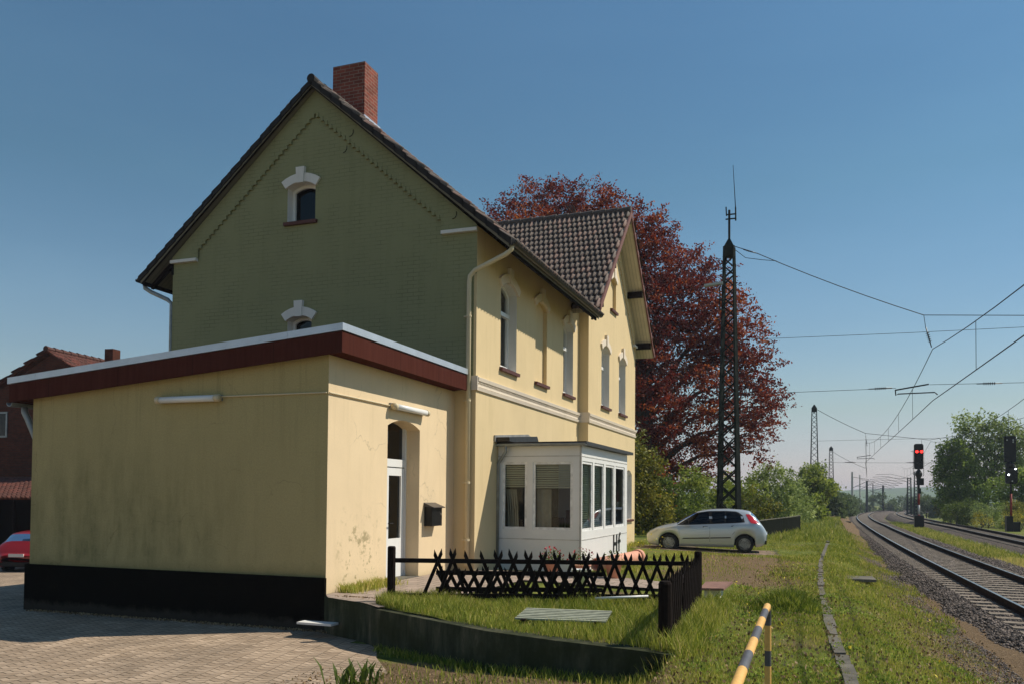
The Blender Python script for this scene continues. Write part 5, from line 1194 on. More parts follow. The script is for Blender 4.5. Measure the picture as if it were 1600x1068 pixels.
catenary(10.6, [-35, MY, 85, 148], 6.35, ['contact and messenger wires over the nearer track from overhead to the tall mast', 'contact and messenger wires over the nearer track between the first and second masts', 'contact and messenger wires over the nearer track beyond the second mast'])
catenary(16.45, [MY, 85, 148], 6.4, ['contact and messenger wires over the farther track, entering at the right edge', 'contact and messenger wires over the farther track in the distance'])
# second span at the second mast
n2 = Vector((11.2, 87, 8.6)); dz2 = -.16
r = wire(sag((6.3, 87, 11.3), n2, .1, 6), .028, 'span wire sloping down from the second lattice mast'); 
r = wire([n2, (17.4, 87, 7.8), (20.5, 87, 8.3), (27, 87, 10.2)], .024, 'far span wire passing behind the red signal'); MB().tube([n2, (11.25, 87, 7.9), (11.3, 87, 5.4)], .014, 5).build('hanger', 'wire', r); insulator((11.2, 87, 8.3), (11.35, 87, 7.2), r, .09)
wire([(6.3, 87, 7.85), (20, 87, 8.0)], .014, 'faint level cross wire at the second lattice mast, upper one')
r = wire([(6.3, 87, 5.50), (20, 87, 5.35)], .014, 'faint level cross wire at the second lattice mast, lower one'); insulator((9.1, 87, 5.5), (10.2, 87, 5.5), r, .10); insulator((15.2, 87, 5.44), (16.3, 87, 5.42), r, .10)
steady(11.6, 86.6, 1.1, 'distant bent steady arm over the nearer track')
r = wire(sag((8.7, 150, 10.0), (14.2, 150, 7.0), .2, 6), .03, 'span wire falling from the third lattice mast')
mb = MB()
root = thing('overhead_wire', 'bundle of distant span wires and insulators above the vanishing tracks', 'wire', (18, 165, 6), group=WN)
for k in range(6):
    mb = MB(); y = 155 + k * 9; x0 = 22.1; z = 5.2 - .25 * k; mb.tube([(x0, y, z), (x0 - 3.5, y, z + .9 + .1 * k), (x0 - 6.0, y, z + .8)], .03, 4); mb.tube([(x0, y, z - .0), (x0 - 4.5, y, z + .3)], .03, 4); mb.build('wire', 'wire', root)
# ================================================================ SIGNALS
def glow(name, col, st):
    m, nt, p, v = base(name, .4); p.inputs['Base Color'].default_value = (*col, 1); p.inputs['Emission Color'].default_value = (*col, 1); p.inputs['Emission Strength'].default_value = st; M[name] = m
glow('lamp_red', (1, .02, .015), 6); glow('lamp_white', (.9, .95, 1), 5)
M['signal_red'] = simple('signal_red', (.30, .03, .02), .6); M['signal_white'] = simple('signal_white', (.62, .60, .56), .6)
def rounded(x, y, z, w_, h_, d_, r=.1, n=5):
    pts = []
    for cx, cz, a0 in ((x + w_ / 2 - r, z + h_ - r, 0), (x - w_ / 2 + r, z + h_ - r, 90), (x - w_ / 2 + r, z + r, 180), (x + w_ / 2 - r, z + r, 270)):
        for k in range(n + 1): a = math.radians(a0 + 90 * k / n); pts.append((cx + r * math.cos(a), y, cz + r * math.sin(a)))
    return MB().prism(pts, (0, d_, 0))
def lampdisc(x, y, z, r, mat, root, hood=True):
    MB().lathe([(r, 0), (r, -.02), (r * .5, -.04), (0, -.045)], (x, y, z), 14, 'y').build('lamp', mat, root)
    if hood:
        mb = MB(); N = 8
        for k in range(N):
            a0, a1 = math.pi * k / N, math.pi * (k + 1) / N; rr = r * 1.35
            mb.poly([(x + rr * math.cos(a0), y, z + rr * math.sin(a0)), (x + rr * math.cos(a1), y, z + rr * math.sin(a1)), (x + rr * math.cos(a1), y - .22, z + rr * math.sin(a1)), (x + rr * math.cos(a0), y - .22, z + rr * math.sin(a0))])
        mb.build('hood', 'black_metal', root)
sx, sy = 13.85, 62.0
sg = thing('railway_signal', 'railway signal showing two red lamps on a pole between the tracks', 'signal', (sx, sy, -.8), group='railway signals')
rounded(sx, sy - .1, 3.9, .68, 2.0, .12, .16).build('signal_head', 'black_metal', sg); lampdisc(sx - .13, sy - .11, 5.28, .10, 'lamp_red', sg); lampdisc(sx + .20, sy - .11, 5.28, .10, 'lamp_red', sg)
for dx, dz_ in ((-.2, 4.9), (.2, 4.6), (0, 4.3)): lampdisc(sx + dx, sy - .11, dz_, .08, 'dark_glass', sg)
mb = MB(); mb.bar((sx - .38, sy + .05, 3.5), (sx - .38, sy + .05, 5.4), .03, .03, (0, 1, 0)); mb.bar((sx + .36, sy + .05, 3.4), (sx + .36, sy + .05, 4.0), .03, .03, (0, 1, 0)); mb.bar((sx - .45, sy, 3.95), (sx + .36, sy, 3.95), .03, .03); mb.bar((sx - .38, sy + .05, 3.5), (sx - .05, sy + .05, 3.35), .03, .03); mb.bar((sx + .36, sy + .05, 3.4), (sx + .05, sy + .05, 3.3), .03, .03); mb.bar((sx - .38, sy, 5.3), (sx - .55, sy, 5.3), .03, .03); mb.bar((sx + .22, sy, 5.8), (sx + .22, sy, 6.2), .02, .02, (0, 1, 0)); mb.build('ladder_frame', 'black_metal', sg)
MB().lathe([(.10, 3.1), (.26, 3.45), (.26, 3.6), (.08, 3.9)], (sx, sy, 0), 10).build('mounting', 'black_metal', sg)
rounded(sx + .1, sy - .12, 2.65, .52, .55, .14, .03).build('number_box', 'black_metal', sg)
mb = MB(); mb.lathe([(.075, 0), (.075, 1.2)], (sx, sy, 2.0), 10); p_ = mb.build('pole', 'black_metal', sg, True)
for z, mt in ((1.1, 'signal_red'), (.35, 'signal_white'), (-.2, 'signal_red')): MB().lathe([(.08, 0), (.08, .9 if z > 1 else (.75 if z > 0 else .55))], (sx, sy, z), 10).build('pole_band', mt, p_, True)
MB().box(sx - .06, sy - .12, 2.0, sx + .15, sy - .02, 2.4).build('phone_box', 'black_metal', sg)
MB().box(sx - .34, sy - .3, -1.1, sx + .34, sy + .3, .28).build('base_cabinet', 'black_metal', sg)
qx, qy = 19.85, 60.5
s2 = thing('railway_signal', 'dark unlit signal with two small white lights at the far right edge', 'signal', (qx, qy, -.9), group='railway signals')
rounded(qx, qy - .1, 4.35, .78, 1.95, .12, .1).build('signal_head', 'black_metal', s2); rounded(qx + .08, qy - .13, 2.75, .80, 1.25, .14, .16).build('distant_signal_head', 'black_metal', s2)
lampdisc(qx - .12, qy - .15, 3.42, .07, 'lamp_white', s2); lampdisc(qx + .33, qy - .15, 3.85, .06, 'lamp_white', s2); lampdisc(qx + .12, qy - .15, 2.95, .05, 'signal_white', s2, False)
for dx, dz_ in ((-.2, 6.0), (.2, 6.0), (.2, 5.85)): lampdisc(qx + dx, qy - .11, dz_, .05, 'signal_white', s2, False)
MB().lathe([(.10, 3.9), (.3, 4.05), (.3, 4.2), (.1, 4.4)], (qx, qy, 0), 10).build('mounting', 'black_metal', s2)
MB().box(qx - .30, qy - .05, 4.0, qx + .30, qy + .05, 4.3).build('number_box', 'black_metal', s2)
pl_ = MB().lathe([(.07, 0), (.07, 2.4)], (qx + .05, qy, 2.0), 10).build('pole', 'black_metal', s2, True); MB().lathe([(.075, 0), (.075, 1.7)], (qx + .05, qy, .3), 10).build('pole_band', 'signal_red', pl_, True)
MB().box(qx - .30, qy - .35, -1.2, qx + .12, qy + .35, .35).box(qx + .12, qy - .4, -1.2, qx + .58, qy + .4, -.08).build('base_cabinet', 'black_metal', s2)
# ================================================================ LEFT: brick house, shed
bh = thing('brick_house', 'dark red brick house with tiled gable roof behind the left end of the annex', 'house', (-26.87, 18, -1.2), rz=math.radians(6))
M_ = bh
mb = MB().holed([(-5, 0, -.6), (5, 0, -.6), (5, 0, 6.25), (0, 0, 9.05), (-5, 0, 6.25)], []); mb.poly([(5, 0, -.6), (5, 9, -.6), (5, 9, 6.25), (5, 0, 6.25)]).poly([(-5, 9, -.6), (-5, 0, -.6), (-5, 0, 6.25), (-5, 9, 6.25)]); mb.build('wall', 'old_brick', bh, local=True)
tn = .56
for sgn in (1, -1):
    mb = MB(); mb.prism([(sgn * 5.5, -.25, 9.12 - 5.5 * tn), (0, -.25, 9.12), (0, -.25, 9.24), (sgn * 5.5, -.25, 9.24 - 5.5 * tn)], (0, 9.5, 0)); ro = mb.build('roof', 'old_brick', bh, local=True)
    L = 5.5 * math.hypot(1, tn); c_, s_ = 1 / math.hypot(1, tn), tn / math.hypot(1, tn)
    t = tiles('roof_tiles', (sgn * 5.52, -.28 if sgn > 0 else 9.2, 9.24 - 5.52 * tn), (0, sgn, 0), (-sgn * c_, 0, s_), (sgn * s_, 0, c_), 38, 16, .25, L / 16, ro, 'red_tile', seed=5 + sgn)
mb = MB()
for k in range(20): mb.tube([(0, -.3 + k * .48, 9.29), (0, .2 + k * .48, 9.27)], [.14, .11], 8)
mb.build('ridge_tiles', 'red_tile', bh, local=True)
fr = MB()
for (a, b, c_, d_) in ((-2.55, -1.55, 2.9, 2.98), (-2.55, -1.55, 4.02, 4.1), (-2.55, -2.47, 2.98, 4.02), (-1.63, -1.55, 2.98, 4.02), (-2.09, -2.01, 2.98, 4.02)): fr.box(a - .75, -.05, c_ + 2.35, b - .75, -.005, d_ + 2.35)
wn_ = fr.build('window', 'old_zinc', bh, local=True); MB().box(-3.22, -.025, 5.33, -2.38, -.01, 6.37).build('pane', 'dark_glass', wn_, local=True)
ck = MB(); ck.box(2.10, 1.0, 6.5, 2.55, 1.5, 9.42); ck.build('chimney', 'old_brick', ro, local=True)
sh = thing('open_shed', 'open dark shed with a low sunlit tiled roof behind the red car', 'shed', (-25.0, 15.6, -1.3), rz=math.radians(0))
shm = MB(); shm.box(-4, -1.5, 0, -3.8, 1.5, 2.5).box(3.2, -1.5, 0, 3.4, 1.5, 2.5).box(-4, 1.5, 0, 3.4, 1.6, 2.9); shm.build('wall', 'dark_wood', sh, local=True)
for x in (-2.2, -.6, 1.0, 2.4): MB().box(x, -1.75, 0, x + .12, -1.63, 2.45).build('post', 'dark_wood', sh, local=True)
mb = MB().prism([(-4.4, -2.0, 2.5), (-4.4, 1.7, 3.35), (-4.4, 1.7, 3.42), (-4.4, -2.0, 2.6)], (8.0, 0, 0)); ro = mb.build('roof', 'old_brick', sh, local=True)
ln = math.hypot(3.7, .85); t = tiles('roof_tiles', (-4.4, -2.02, 2.61), (1, 0, 0), (0, 3.7 / ln, .85 / ln), (0, -.85 / ln, 3.7 / ln), 32, 11, .25, ln / 11, ro, 'red_tile', seed=9)
# ================================================================ VEGETATION
def leaves(name, blobs, per, size, mat, parent, seed, sub=26, spread=.30, out=.0, spr=.0, aspect=.55, flat=1.0):
    r = np.random.default_rng(seed); P = []; T = []
    for (x, y, z, rad) in blobs:
        ns = max(6, int(sub * rad ** 2)); c = r.normal(size=(ns, 3)); c /= np.linalg.norm(c, axis=1)[:, None]; rr = rad * (.45 + .62 * r.random((ns, 1)) ** .6); dirs = c.copy()
        c = c * rr * [1, 1, .85] + [x, y, z]; tone_b = r.normal(.5, .10)
        for k in range(ns):
            n = int(per * (.5 + r.random())); q = r.normal(0, 1, (n, 3)) * spread * (.6 + .7 * r.random()) * ([1.5, 1.5, flat] if flat < 1 else [1, 1, 1]); 
            if spr: s = r.random((n, 1)) ** .8 * spr * (.4 + 1.1 * r.random()); q = q * (1 - .6 * s / (spr * 1.5)) + dirs[k] * s + [0, 0, 0]
            P.append(c[k] + q); T.append(np.clip(tone_b + r.normal(0, .15) + r.normal(0, .15, n), 0, 1))
    P = np.concatenate(P); T = np.concatenate(T); P = P
    return quads(P - np.array(parent.location), size, r, name, mat, parent, aspect, T)
def tree(name, label, cat, base_, blobs, per, size, mat, seed, trunk_r=.3, group=None, limbs=14, **k):
    root = thing(name, label, cat, base_, group=group); r = random.Random(seed); b = Vector(base_)
    zs = [q[2] for q in blobs]; zt = b.z + (max(zs) - b.z) * .72; xm = sum(q[0] for q in blobs) / len(blobs); ym = sum(q[1] for q in blobs) / len(blobs)
    pts = [b + Vector((0, 0, -.3)), b + Vector((.1, 0, (zt - b.z) * .15)), b.lerp(Vector((xm, ym, zt)), .45) + Vector((.15, .1, 0)), Vector((xm, ym, zt))]
    MB().tube(pts, [trunk_r * 1.25, trunk_r, trunk_r * .7, trunk_r * .15], 10).build('trunk', 'bark', root, True)
    lm = MB()
    for q in r.sample(blobs, min(limbs, len(blobs))):
        t = min(.9, max(.12, (q[2] - b.z) / (zt - b.z) * .55)); s = b.lerp(Vector((xm, ym, zt)), t); e = Vector(q[:3]); mid = s.lerp(e, .5) + Vector((r.uniform(-.2, .2), r.uniform(-.2, .2), (e - s).length * .10))
        lm.tube([s, mid, e], [trunk_r * .38, trunk_r * .22, trunk_r * .06], 6, False)
        for j in range(3):
            e2 = e + Vector((r.uniform(-1, 1), r.uniform(-1, 1), r.uniform(-.4, 1))) * q[3] * .8; lm.tube([mid.lerp(e, .6), e2], [trunk_r * .12, trunk_r * .03], 4, False)
    lm.build('limbs', 'bark', root, True)
    leaves('crown', blobs, per, size, mat, root, seed, **k); return root
BEECH = [(-12.2, 38.7, 19.8, 1.31), (-11.0, 40.8, 21.2, 1.51), (-8.7, 39.6, 20.8, 1.3), (-7.2, 41.2, 20.8, 1.41), (-5.6, 41.4, 20.0, 1.39), (-3.4, 37.5, 17.7, 1.35), (-10.4, 37.1, 18.1, 1.57), (-8.8, 42.9, 19.7, 1.8), (-4.8, 38.8, 17.1, 1.63), (-2.2, 38.6, 16.8, 0.91), (-1.5, 44.0, 16.8, 1.42), (-2.7, 40.3, 15.5, 1.65), (0.1, 42.9, 15.4, 1.38), (-1.6, 40.3, 13.9, 1.88), (1.0, 41.5, 13.2, 1.41), (-3.1, 38.1, 12.7, 1.89), (-0.2, 41.4, 12.0, 1.97), (2.2, 43.1, 11.8, 1.36), (-2.0, 40.7, 10.8, 2.16), (0.9, 42.2, 10.1, 1.9), (2.8, 41.7, 9.6, 1.15), (-3.3, 37.4, 9.2, 1.68), (3.7, 42.3, 8.0, .85), (2.2, 41.1, 7.6, 1.7), (-0.6, 39.1, 7.8, 1.82), (-2.5, 37.2, 6.5, 1.77), (3.1, 43.1, 6.4, 1.05), (1.1, 40.3, 5.6, 1.45), (-1.8, 42.0, 5.0, 1.85), (2.8, 43.2, 4.6, 0.6), (-3.8, 42.0, 3.8, 1.63), (0.0, 43.4, 3.6, 1.14), (-14.0, 39.8, 18.5, 1.47), (-6.9, 42.6, 17.3, 1.9), (-8.8, 40.1, 16.8, 2.04), (-2.8, 43.5, 3.0, 1.08), (-6, 44, 14, 2.2), (-5.5, 40, 11, 2.2), (-6, 42, 8, 2.2), (-9, 42, 13, 2.4), (-11.5, 41, 15.5, 2.2), (-9.5, 43, 9.5, 2.2), (-4.5, 44.5, 18.2, 1.6)]
tree('copper_beech', 'large copper beech with dark red foliage rising behind the station house', 'tree', (-3.8, 41.5, -.3), [(x, y, z * .968, r * .97) for x, y, z, r in BEECH], 27, .175, 'beech_leaf', 21, .55, limbs=34, sub=50, spread=.19, spr=.75, flat=.5)
rb = random.Random(8)
def bush(label, x, y, w_, h_, mat, seed, per=16, size=.13, cat='bush', name='bush', group='shrubs beyond the station', z0=None, sub=95):
    r = random.Random(seed); z0 = float(hgt(x, y)) if z0 is None else z0; bl = []
    n = max(5, int(w_ * h_ * 1.6)) if w_ < 8 else int(w_ * h_ * .7); 
    for k in range(n):
        a = r.uniform(-1, 1); f = r.random(); zz = f * h_ * (1 - .35 * a * a); bl.append((x + a * w_ / 2 * (1 - .3 * f), y + r.uniform(-.5, .5) * w_ * .5, z0 + .25 + zz * .85, r.uniform(.35, .6) * min(1.5, .45 + h_ * .16)))
    return tree(name, label, cat, (x, y, z0), bl, per, size, mat, seed, max(.03, h_ * .018), group, limbs=8, sub=sub, spread=.17, spr=.3)
BU = [('dense dark green and yellow shrub beside the back corner of the house', -1.9, 27.5, 3.4, 4.6, 'olive_leaf'), ('tall dark shrub directly behind the bonnet of the silver car', -.1, 29.5, 2.6, 3.2, 'green_leaf'),
      ('reddish young shrub under the beech at the left of the hedge', -2.2, 33.5, 3.2, 3.6, 'beech_leaf'), ('bright yellow green shrub under the beech left of the mast', .3, 35, 3.2, 3.4, 'light_leaf'),
      ('light green bush between the legs of the tall mast', 2.2, 37, 3.0, 3.4, 'light_leaf'), ('tall grey green bush right of the tall mast', 3.4, 44, 3.6, 4.3, 'silver_leaf'),
      ('soft green bush behind the far end of the board fence', 4.3, 52, 3.6, 3.3, 'silver_leaf'), ('low bright bush at the foot of the round tree', 5.6, 62, 3.4, 2.2, 'light_leaf'),
      ('dark green bush in shade behind the silver car', 1.2, 31.5, 2.4, 2.2, 'green_leaf'), ('olive bush behind the roof of the silver car', 3.2, 36, 2.4, 2.0, 'olive_leaf'),
      ('hazy green shrub along the hedge beyond the round tree', 7.2, 96, 4.5, 3.6, 'far_leaf'), ('hazy shrub beyond the third lattice mast', 9.2, 128, 5, 3.4, 'far_leaf'), ('pale distant shrub by the concrete mast', 10.6, 160, 6, 4.2, 'far_leaf'), ('distant dark bush where the hedge ends', 13.2, 200, 6, 4.4, 'far_leaf')]
for k, (lb_, x, y, w_, h_, mt) in enumerate(BU): bush(lb_, x, y, w_, h_, mt, 100 + k, size=.15 if y < 60 else .28, per=16 if y < 60 else 11)
R = random.Random(5)
tree('round_tree', 'round bright green tree at the foot of the second lattice mast', 'tree', (6.0, 75, -.4), [(6 + 1.5 * math.cos(a) * f, 75 + 1.5 * math.sin(a * 1.7) * f, 2.7 + 1.45 * math.sin(a) * f, .75) for a, f in [(R.uniform(0, 6.28), R.uniform(.3, 1)) for _ in range(22)]], 14, .24, 'light_leaf', 31, .14, limbs=12, sub=75, spread=.22, spr=.25)
# right side trees
tree('birch_tree', 'tall pale birch with drooping open crown behind the right signal', 'tree', (22.5, 88, -.8), [(20.6, 87, 9.6, .8), (21.4, 88, 9.2, .9), (22.9, 88, 9.7, .9), (23.6, 88, 8.6, 1.1), (24.8, 88, 8.8, 1.0), (25.8, 88, 8.0, 1.1), (20.9, 87, 7.7, .9), (22.2, 88, 7.3, 1.2), (23.8, 88, 6.7, 1.3), (25.4, 89, 6.5, 1.3), (21.3, 88, 5.8, 1.1), (22.9, 88, 5.0, 1.4), (25.0, 88, 4.8, 1.4), (26.8, 88, 6.0, 1.4), (27.5, 88, 8, 1.2), (23.7, 88, 3.4, 1.3)], 13, .26, 'silver_leaf', 41, .24, limbs=14, sub=52, spread=.3, spr=.5)
tree('leafy_tree', 'dark green rounded tree at the left end of the trees on the right', 'tree', (19.9, 86, -.8), [(19.0, 86, 6.8, .8), (19.9, 86, 7.0, .8), (20.3, 86, 6.1, 1.0), (18.9, 86, 5.7, 1.0), (18.6, 86, 4.4, 1.0), (19.8, 86, 4.6, 1.3), (18.8, 86, 3.0, 1.1), (20.2, 86, 2.9, 1.4), (18.9, 86, 1.5, 1.1), (20.6, 86, 1.3, 1.3), (21.5, 85, 2.2, 1.2), (21.3, 86, 3.9, 1.1)], 16, .26, 'mid_leaf', 43, .2, limbs=10, sub=60, spread=.28, spr=.25)
tree('leafy_tree', 'broad mid green tree filling the gap behind the far right signal', 'tree', (25, 80, -.8), [(22.8, 80, 2.6, 1.2), (24.0, 80, 3.4, 1.2), (25.4, 80, 3.4, 1.3), (27, 80, 4, 1.5), (23.6, 80, 1.2, 1.2), (25.2, 80, 1.4, 1.3), (26.8, 80, 1.6, 1.4), (28, 80, 3, 1.4)], 16, .24, 'mid_leaf', 45, .16, limbs=8, sub=50, spread=.26, spr=.25)
bush('yellow flowering shrub row left of the far right signal base', 18.9, 67, 2.4, 1.1, 'yellow_leaf', 61, group='yellow shrubs by the right signal', z0=-.75); bush('yellow flowering shrub at the right edge behind the signal cabinet', 21.6, 66, 2.6, 1.2, 'yellow_leaf', 62, group='yellow shrubs by the right signal', z0=-.75)
bush('dense low green bush at the foot of the left tree of the right group', 18.6, 78, 3.4, 2.2, 'green_leaf', 81); bush('dark bush between the left tree and the birch', 20.8, 78, 3.6, 2.8, 'green_leaf', 82); bush('mid green bush right behind the yellow shrubs', 22.6, 76, 3.8, 2.4, 'mid_leaf', 83); bush('low dark bush behind the base cabinet of the right signal', 24.4, 74, 3.4, 2.2, 'green_leaf', 84)
bush('grey green low bush under the birch', 20.4, 73, 2.6, 2.4, 'silver_leaf', 63); bush('brownish bush at the right edge under the trees', 23.0, 72, 3, 2.6, 'olive_leaf', 64)
bush('distant bush right of the red signal pole', 22.3, 110, 3.0, 4.0, 'olive_leaf', 65, size=.26, per=11); bush('light green bush at the foot of the short distant masts', 26.5, 175, 6, 4.5, 'far_leaf', 66, size=.3, per=11)
for k, (x, y, w_, h_) in enumerate([(24, 260, 10, 6.5), (33, 290, 12, 6), (16, 270, 9, 5.5), (42, 330, 12, 7.5)]):
    bush(['distant pale tree between the vanishing tracks and the far mast', 'distant pale tree behind the short lattice masts', 'distant pale tree left of the vanishing tracks', 'farthest pale tree in front of the hills'][k], x, y, w_, h_, 'far_leaf', 70 + k, per=9, size=.5, cat='tree', name='distant_tree', group='distant trees', sub=22)
# far wood and hills
m, nt, p, v = base('hill', .95, 0, .05); nt.links.new(ramp(nt, noise(nt, v, .012, 6, .7), [(.35, (.06, .085, .035)), (.6, (.13, .19, .055))]), p.inputs['Base Color']); M['hill'] = m
r = np.random.default_rng(3); HX = np.linspace(-2600, 3200, 240); 
prof = 9 + 10 * np.exp(-((HX - 220) / 160) ** 2) + 7 * np.exp(-((HX + 500) / 420) ** 2) + 2.5 * np.sin(HX / 90) + 1.5 * r.random(240) + 3 * np.sin(HX / 311 + 1)
V = []; 
for yy, f, dx in ((1100, 0, 0), (1350, .7, 1), (1500, 1.0, 1), (2000, .8, 1), (2600, 0, 0)):
    for i, x in enumerate(HX): V.append((x, yy + 60 * math.sin(x / 300), -5 + (prof[i] + 3) * f))
V = np.array(V); F = np.array([[k * 240 + j, k * 240 + j + 1, (k + 1) * 240 + j + 1, (k + 1) * 240 + j] for k in range(4) for j in range(239)])
struct(fast('hills', V, F, 'hill', smooth=True), 'low far hills', 'hills')
r = np.random.default_rng(9); bl = [(x, 560 + 90 * r.random(), -3 + 3 * r.random(), 3 + 2.5 * r.random()) for x in np.arange(-260, 330, 4.5) if not (60 < x < 80)]
dummy = thing('distant_wood', 'far hedgerow wood closing the view along the horizon', 'wood', (0, 560, -3)); o = leaves('foliage', bl, 7, 1.6, 'far_leaf', dummy, 10, sub=.9, spread=1.1)
o.parent = None; o.location = (0, 560, -3); o.name = 'distant_wood_mass'; tag(o, 'far hedgerow wood closing the view along the horizon', 'wood', kind='stuff'); bpy.data.objects.remove(dummy)
# ================================================================ GRASS
leafmat('straw_leaf', [(.10, .06, .03), (.28, .18, .09), (.50, .36, .20)], .1, .9)
def grass(name, label, n, sampler, h_, w_, seed, mat='grass_blade', tmean=.42):
    r = np.random.default_rng(seed); x, y, hs = sampler(r, n); z = hgt(x, y); n = len(x)
    H = (h_[0] + (h_[1] - h_[0]) * r.random(n) ** 1.5) * hs; a = r.uniform(0, 6.283, n); lean = H * r.uniform(.15, .75, n); dx, dy = np.cos(a), np.sin(a); b = r.uniform(0, 6.283, n); W = w_ * (.6 + .8 * r.random(n)); bx_, by_ = np.cos(b) * W, np.sin(b) * W
    P0 = np.stack([x - bx_, y - by_, z - .01], 1); P1 = np.stack([x + bx_, y + by_, z - .01], 1); P2 = np.stack([x + dx * lean * .4 + bx_ * .7, y + dy * lean * .4 + by_ * .7, z + H * .6], 1); P3 = np.stack([x + dx * lean * .4 - bx_ * .7, y + dy * lean * .4 - by_ * .7, z + H * .6], 1); P4 = np.stack([x + dx * lean, y + dy * lean, z + H], 1)
    V = np.stack([P0, P1, P2, P3, P4], 1).reshape(-1, 3); i = np.arange(n)[:, None] * 5; F = np.concatenate([np.concatenate([i, i + 1, i + 2], 1), np.concatenate([i, i + 2, i + 3], 1), np.concatenate([i + 3, i + 2, i + 4], 1)])
    pt = .5 + .5 * np.sin(x * 1.3 + 2 * np.sin(y * .7)) * np.sin(y * .9 + x * .3); T = np.clip(tmean + .22 * (pt - .5) + r.normal(0, .17, n) + .45 * (r.random(n) < .10), 0, 1)
    o = fast(name, V, F, mat, np.tile(T, 3)); return struct(o, label, 'grass', 'stuff')
def patch(x, y): return np.clip(.5 + .35 * np.sin(x * 1.9 + np.sin(y * 1.2)) + .35 * np.sin(y * 1.4 - x * .8 + 1.3) + .2 * np.sin(x * 5.1 + y * 3.7), 0, 1)
def s_lawn(r, n):
    y = -4.5 + 46 * r.random(n) ** 1.9; kx = kerbx(y); x = np.where(r.random(n) < .62, r.uniform(3.0, 6.62, n), r.uniform(6.78, 8.9, n)) + (kx - 6.7) * (1)
    x = np.where(y > 14, kx + r.uniform(-4.5, 2.0, n), x); x = np.where((y < 4) & (x < 5.05), 5.0 + r.random(n) * 1.55, x); pt = patch(x, y)
    dirt = ((x > 3.4) & (x < 5.2) & (y > 6) & (y < 16)); keep = (r.random(n) < .08 + .9 * pt ** 1.3) & ~(dirt & (r.random(n) < .85)) & (np.abs(x - kx) > .05 + .05 * r.random(n)) & (r.random(n) < np.clip((kx + 2.45 - x) / 1.1, .04, 1)); keep &= ~((y > 14.8) & (y < 20.8) & (x < 5.6))
    x, y, pt = x[keep], y[keep], pt[keep]; return x, y, (.35 + .85 * pt ** 1.5) * (1 + np.clip(y - 8, 0, 25) * .03)
grass('grass', 'green and straw coloured lawn grass between the fence and the track', 150000, s_lawn, (.02, .085), .0040, 1, tmean=.50)
def s_mlawn(r, n):
    y = 5 + 30 * r.random(n); kx = kerbx(y); x = kx + r.uniform(-5.2, 2.3, n); pt = patch(x * .9 + 1, y * .8); dirt = (np.abs(x - 4.1) < 1.3) & (np.abs(y - 10.5) < 5); keep = (r.random(n) < .15 + .85 * pt) & ~(dirt & (r.random(n) < .86)) & ~((y > 16.2) & (y < 19.0) & (x < 5.2) & (r.random(n) < .93)) & (np.abs(x - kx) > .05) & (x > 2.0)
    x, y, pt = x[keep], y[keep], pt[keep]; return x, y, (.5 + .6 * pt)
grass('lawn_grass', 'patchy lawn grass of the old platform in the middle distance', 120000, s_mlawn, (.03, .11), .0085, 25, tmean=.50)
def s_near(r, n):
    y = -3.6 + 9.5 * r.random(n) ** 1.4; x = np.where(r.random(n) < .5, 5.05 + r.random(n) * 1.62, r.uniform(6.72, 8.7, n)); pt = patch(x * 1.1 + 3, y * 1.2); keep = r.random(n) < .10 + .90 * pt ** 1.6; x, y, pt = x[keep], y[keep], pt[keep]; return x, y, .5 + .5 * pt
grass('fine_grass', 'fine short grass and moss filling the lawn close to the camera', 130000, s_near, (.012, .06), .0035, 21, tmean=.52)
def weeds(name, label, n, samp, size, mat, seed, z=.02):
    r = np.random.default_rng(seed); x, y = samp(r, n); P = np.stack([x, y, hgt(x, y) + z * (.3 + r.random(len(x)))], 1); o = quads(P, size, r, name, mat, up=2.5, aspect=.8); struct(o, label, 'weeds', 'stuff')
def w_s(r, n):
    c = 70; cx = r.uniform(5.1, 8.6, c); cy = -3.4 + 13 * r.random(c) ** 1.4; k = r.integers(0, c, n); return cx[k] + r.normal(0, .11, n), cy[k] + r.normal(0, .13, n)
weeds('clover', 'flat patches of clover and plantain in the lawn', 9000, w_s, .026, 'mid_leaf', 22, .03)
def st_s(r, n): y = -3.6 + 16 * r.random(n) ** 1.5; return r.uniform(5.1, 8.9, n), y
weeds('dead_leaves', 'dry straw and dead leaf litter scattered on the lawn', 6000, st_s, .035, 'straw_leaf', 23, .03)
def pv_s(r, n):
    k = r.random(n) < .6; x = np.where(k, r.uniform(-6.3, 1.2, n), r.uniform(1.0, 5.4, n)); y = np.where(k, np.abs(r.normal(0, .06, n)) * -1 - .06, r.uniform(-4.2, -2.3, n)); return x, y
weeds('litter', 'dead leaves and grit along the foot of the annex and on the bare soil', 3500, pv_s, .03, 'straw_leaf', 24, .02)
def s_gard(r, n):
    x = r.uniform(.75, 4.95, n); y0 = wall_y(x) + .25; y1 = np.interp(x, [.8, 4.78], [-.30, 2.05]) + .3; y = y0 - .1 + (y1 - y0) * r.random(n) ** .9; k = (y1 > y0) ; keep = k & ~((np.abs(x - 3.5) < .6) & (np.abs(y + .75) < .40) & (r.random(n) < .45))
    x, y = x[keep], y[keep]; return x, y, .6 + .7 * patch(x, y)
grass('tall_grass', 'lush tall grass filling the small walled garden', 34000, s_gard, (.05, .17), .0045, 2, tmean=.47)
def s_edge(r, n):
    t = r.random(n); x = 5.05 + r.normal(0, .12, n); y = -2.3 + 4.6 * t; return x, y, np.full(n, 1.0)
grass('fence_grass', 'rank grass growing along the side fence', 4200, s_edge, (.08, .26), .0055, 3, tmean=.5)
def s_tuft(r, n):
    a = r.normal(0, .32, n); b = r.normal(0, .42, n); x = 6.02 + a * .8; y = 3.0 + b * 1.3; return x, y, np.clip(1.3 - (a * a + b * b) * 2.2, .3, 1.3)
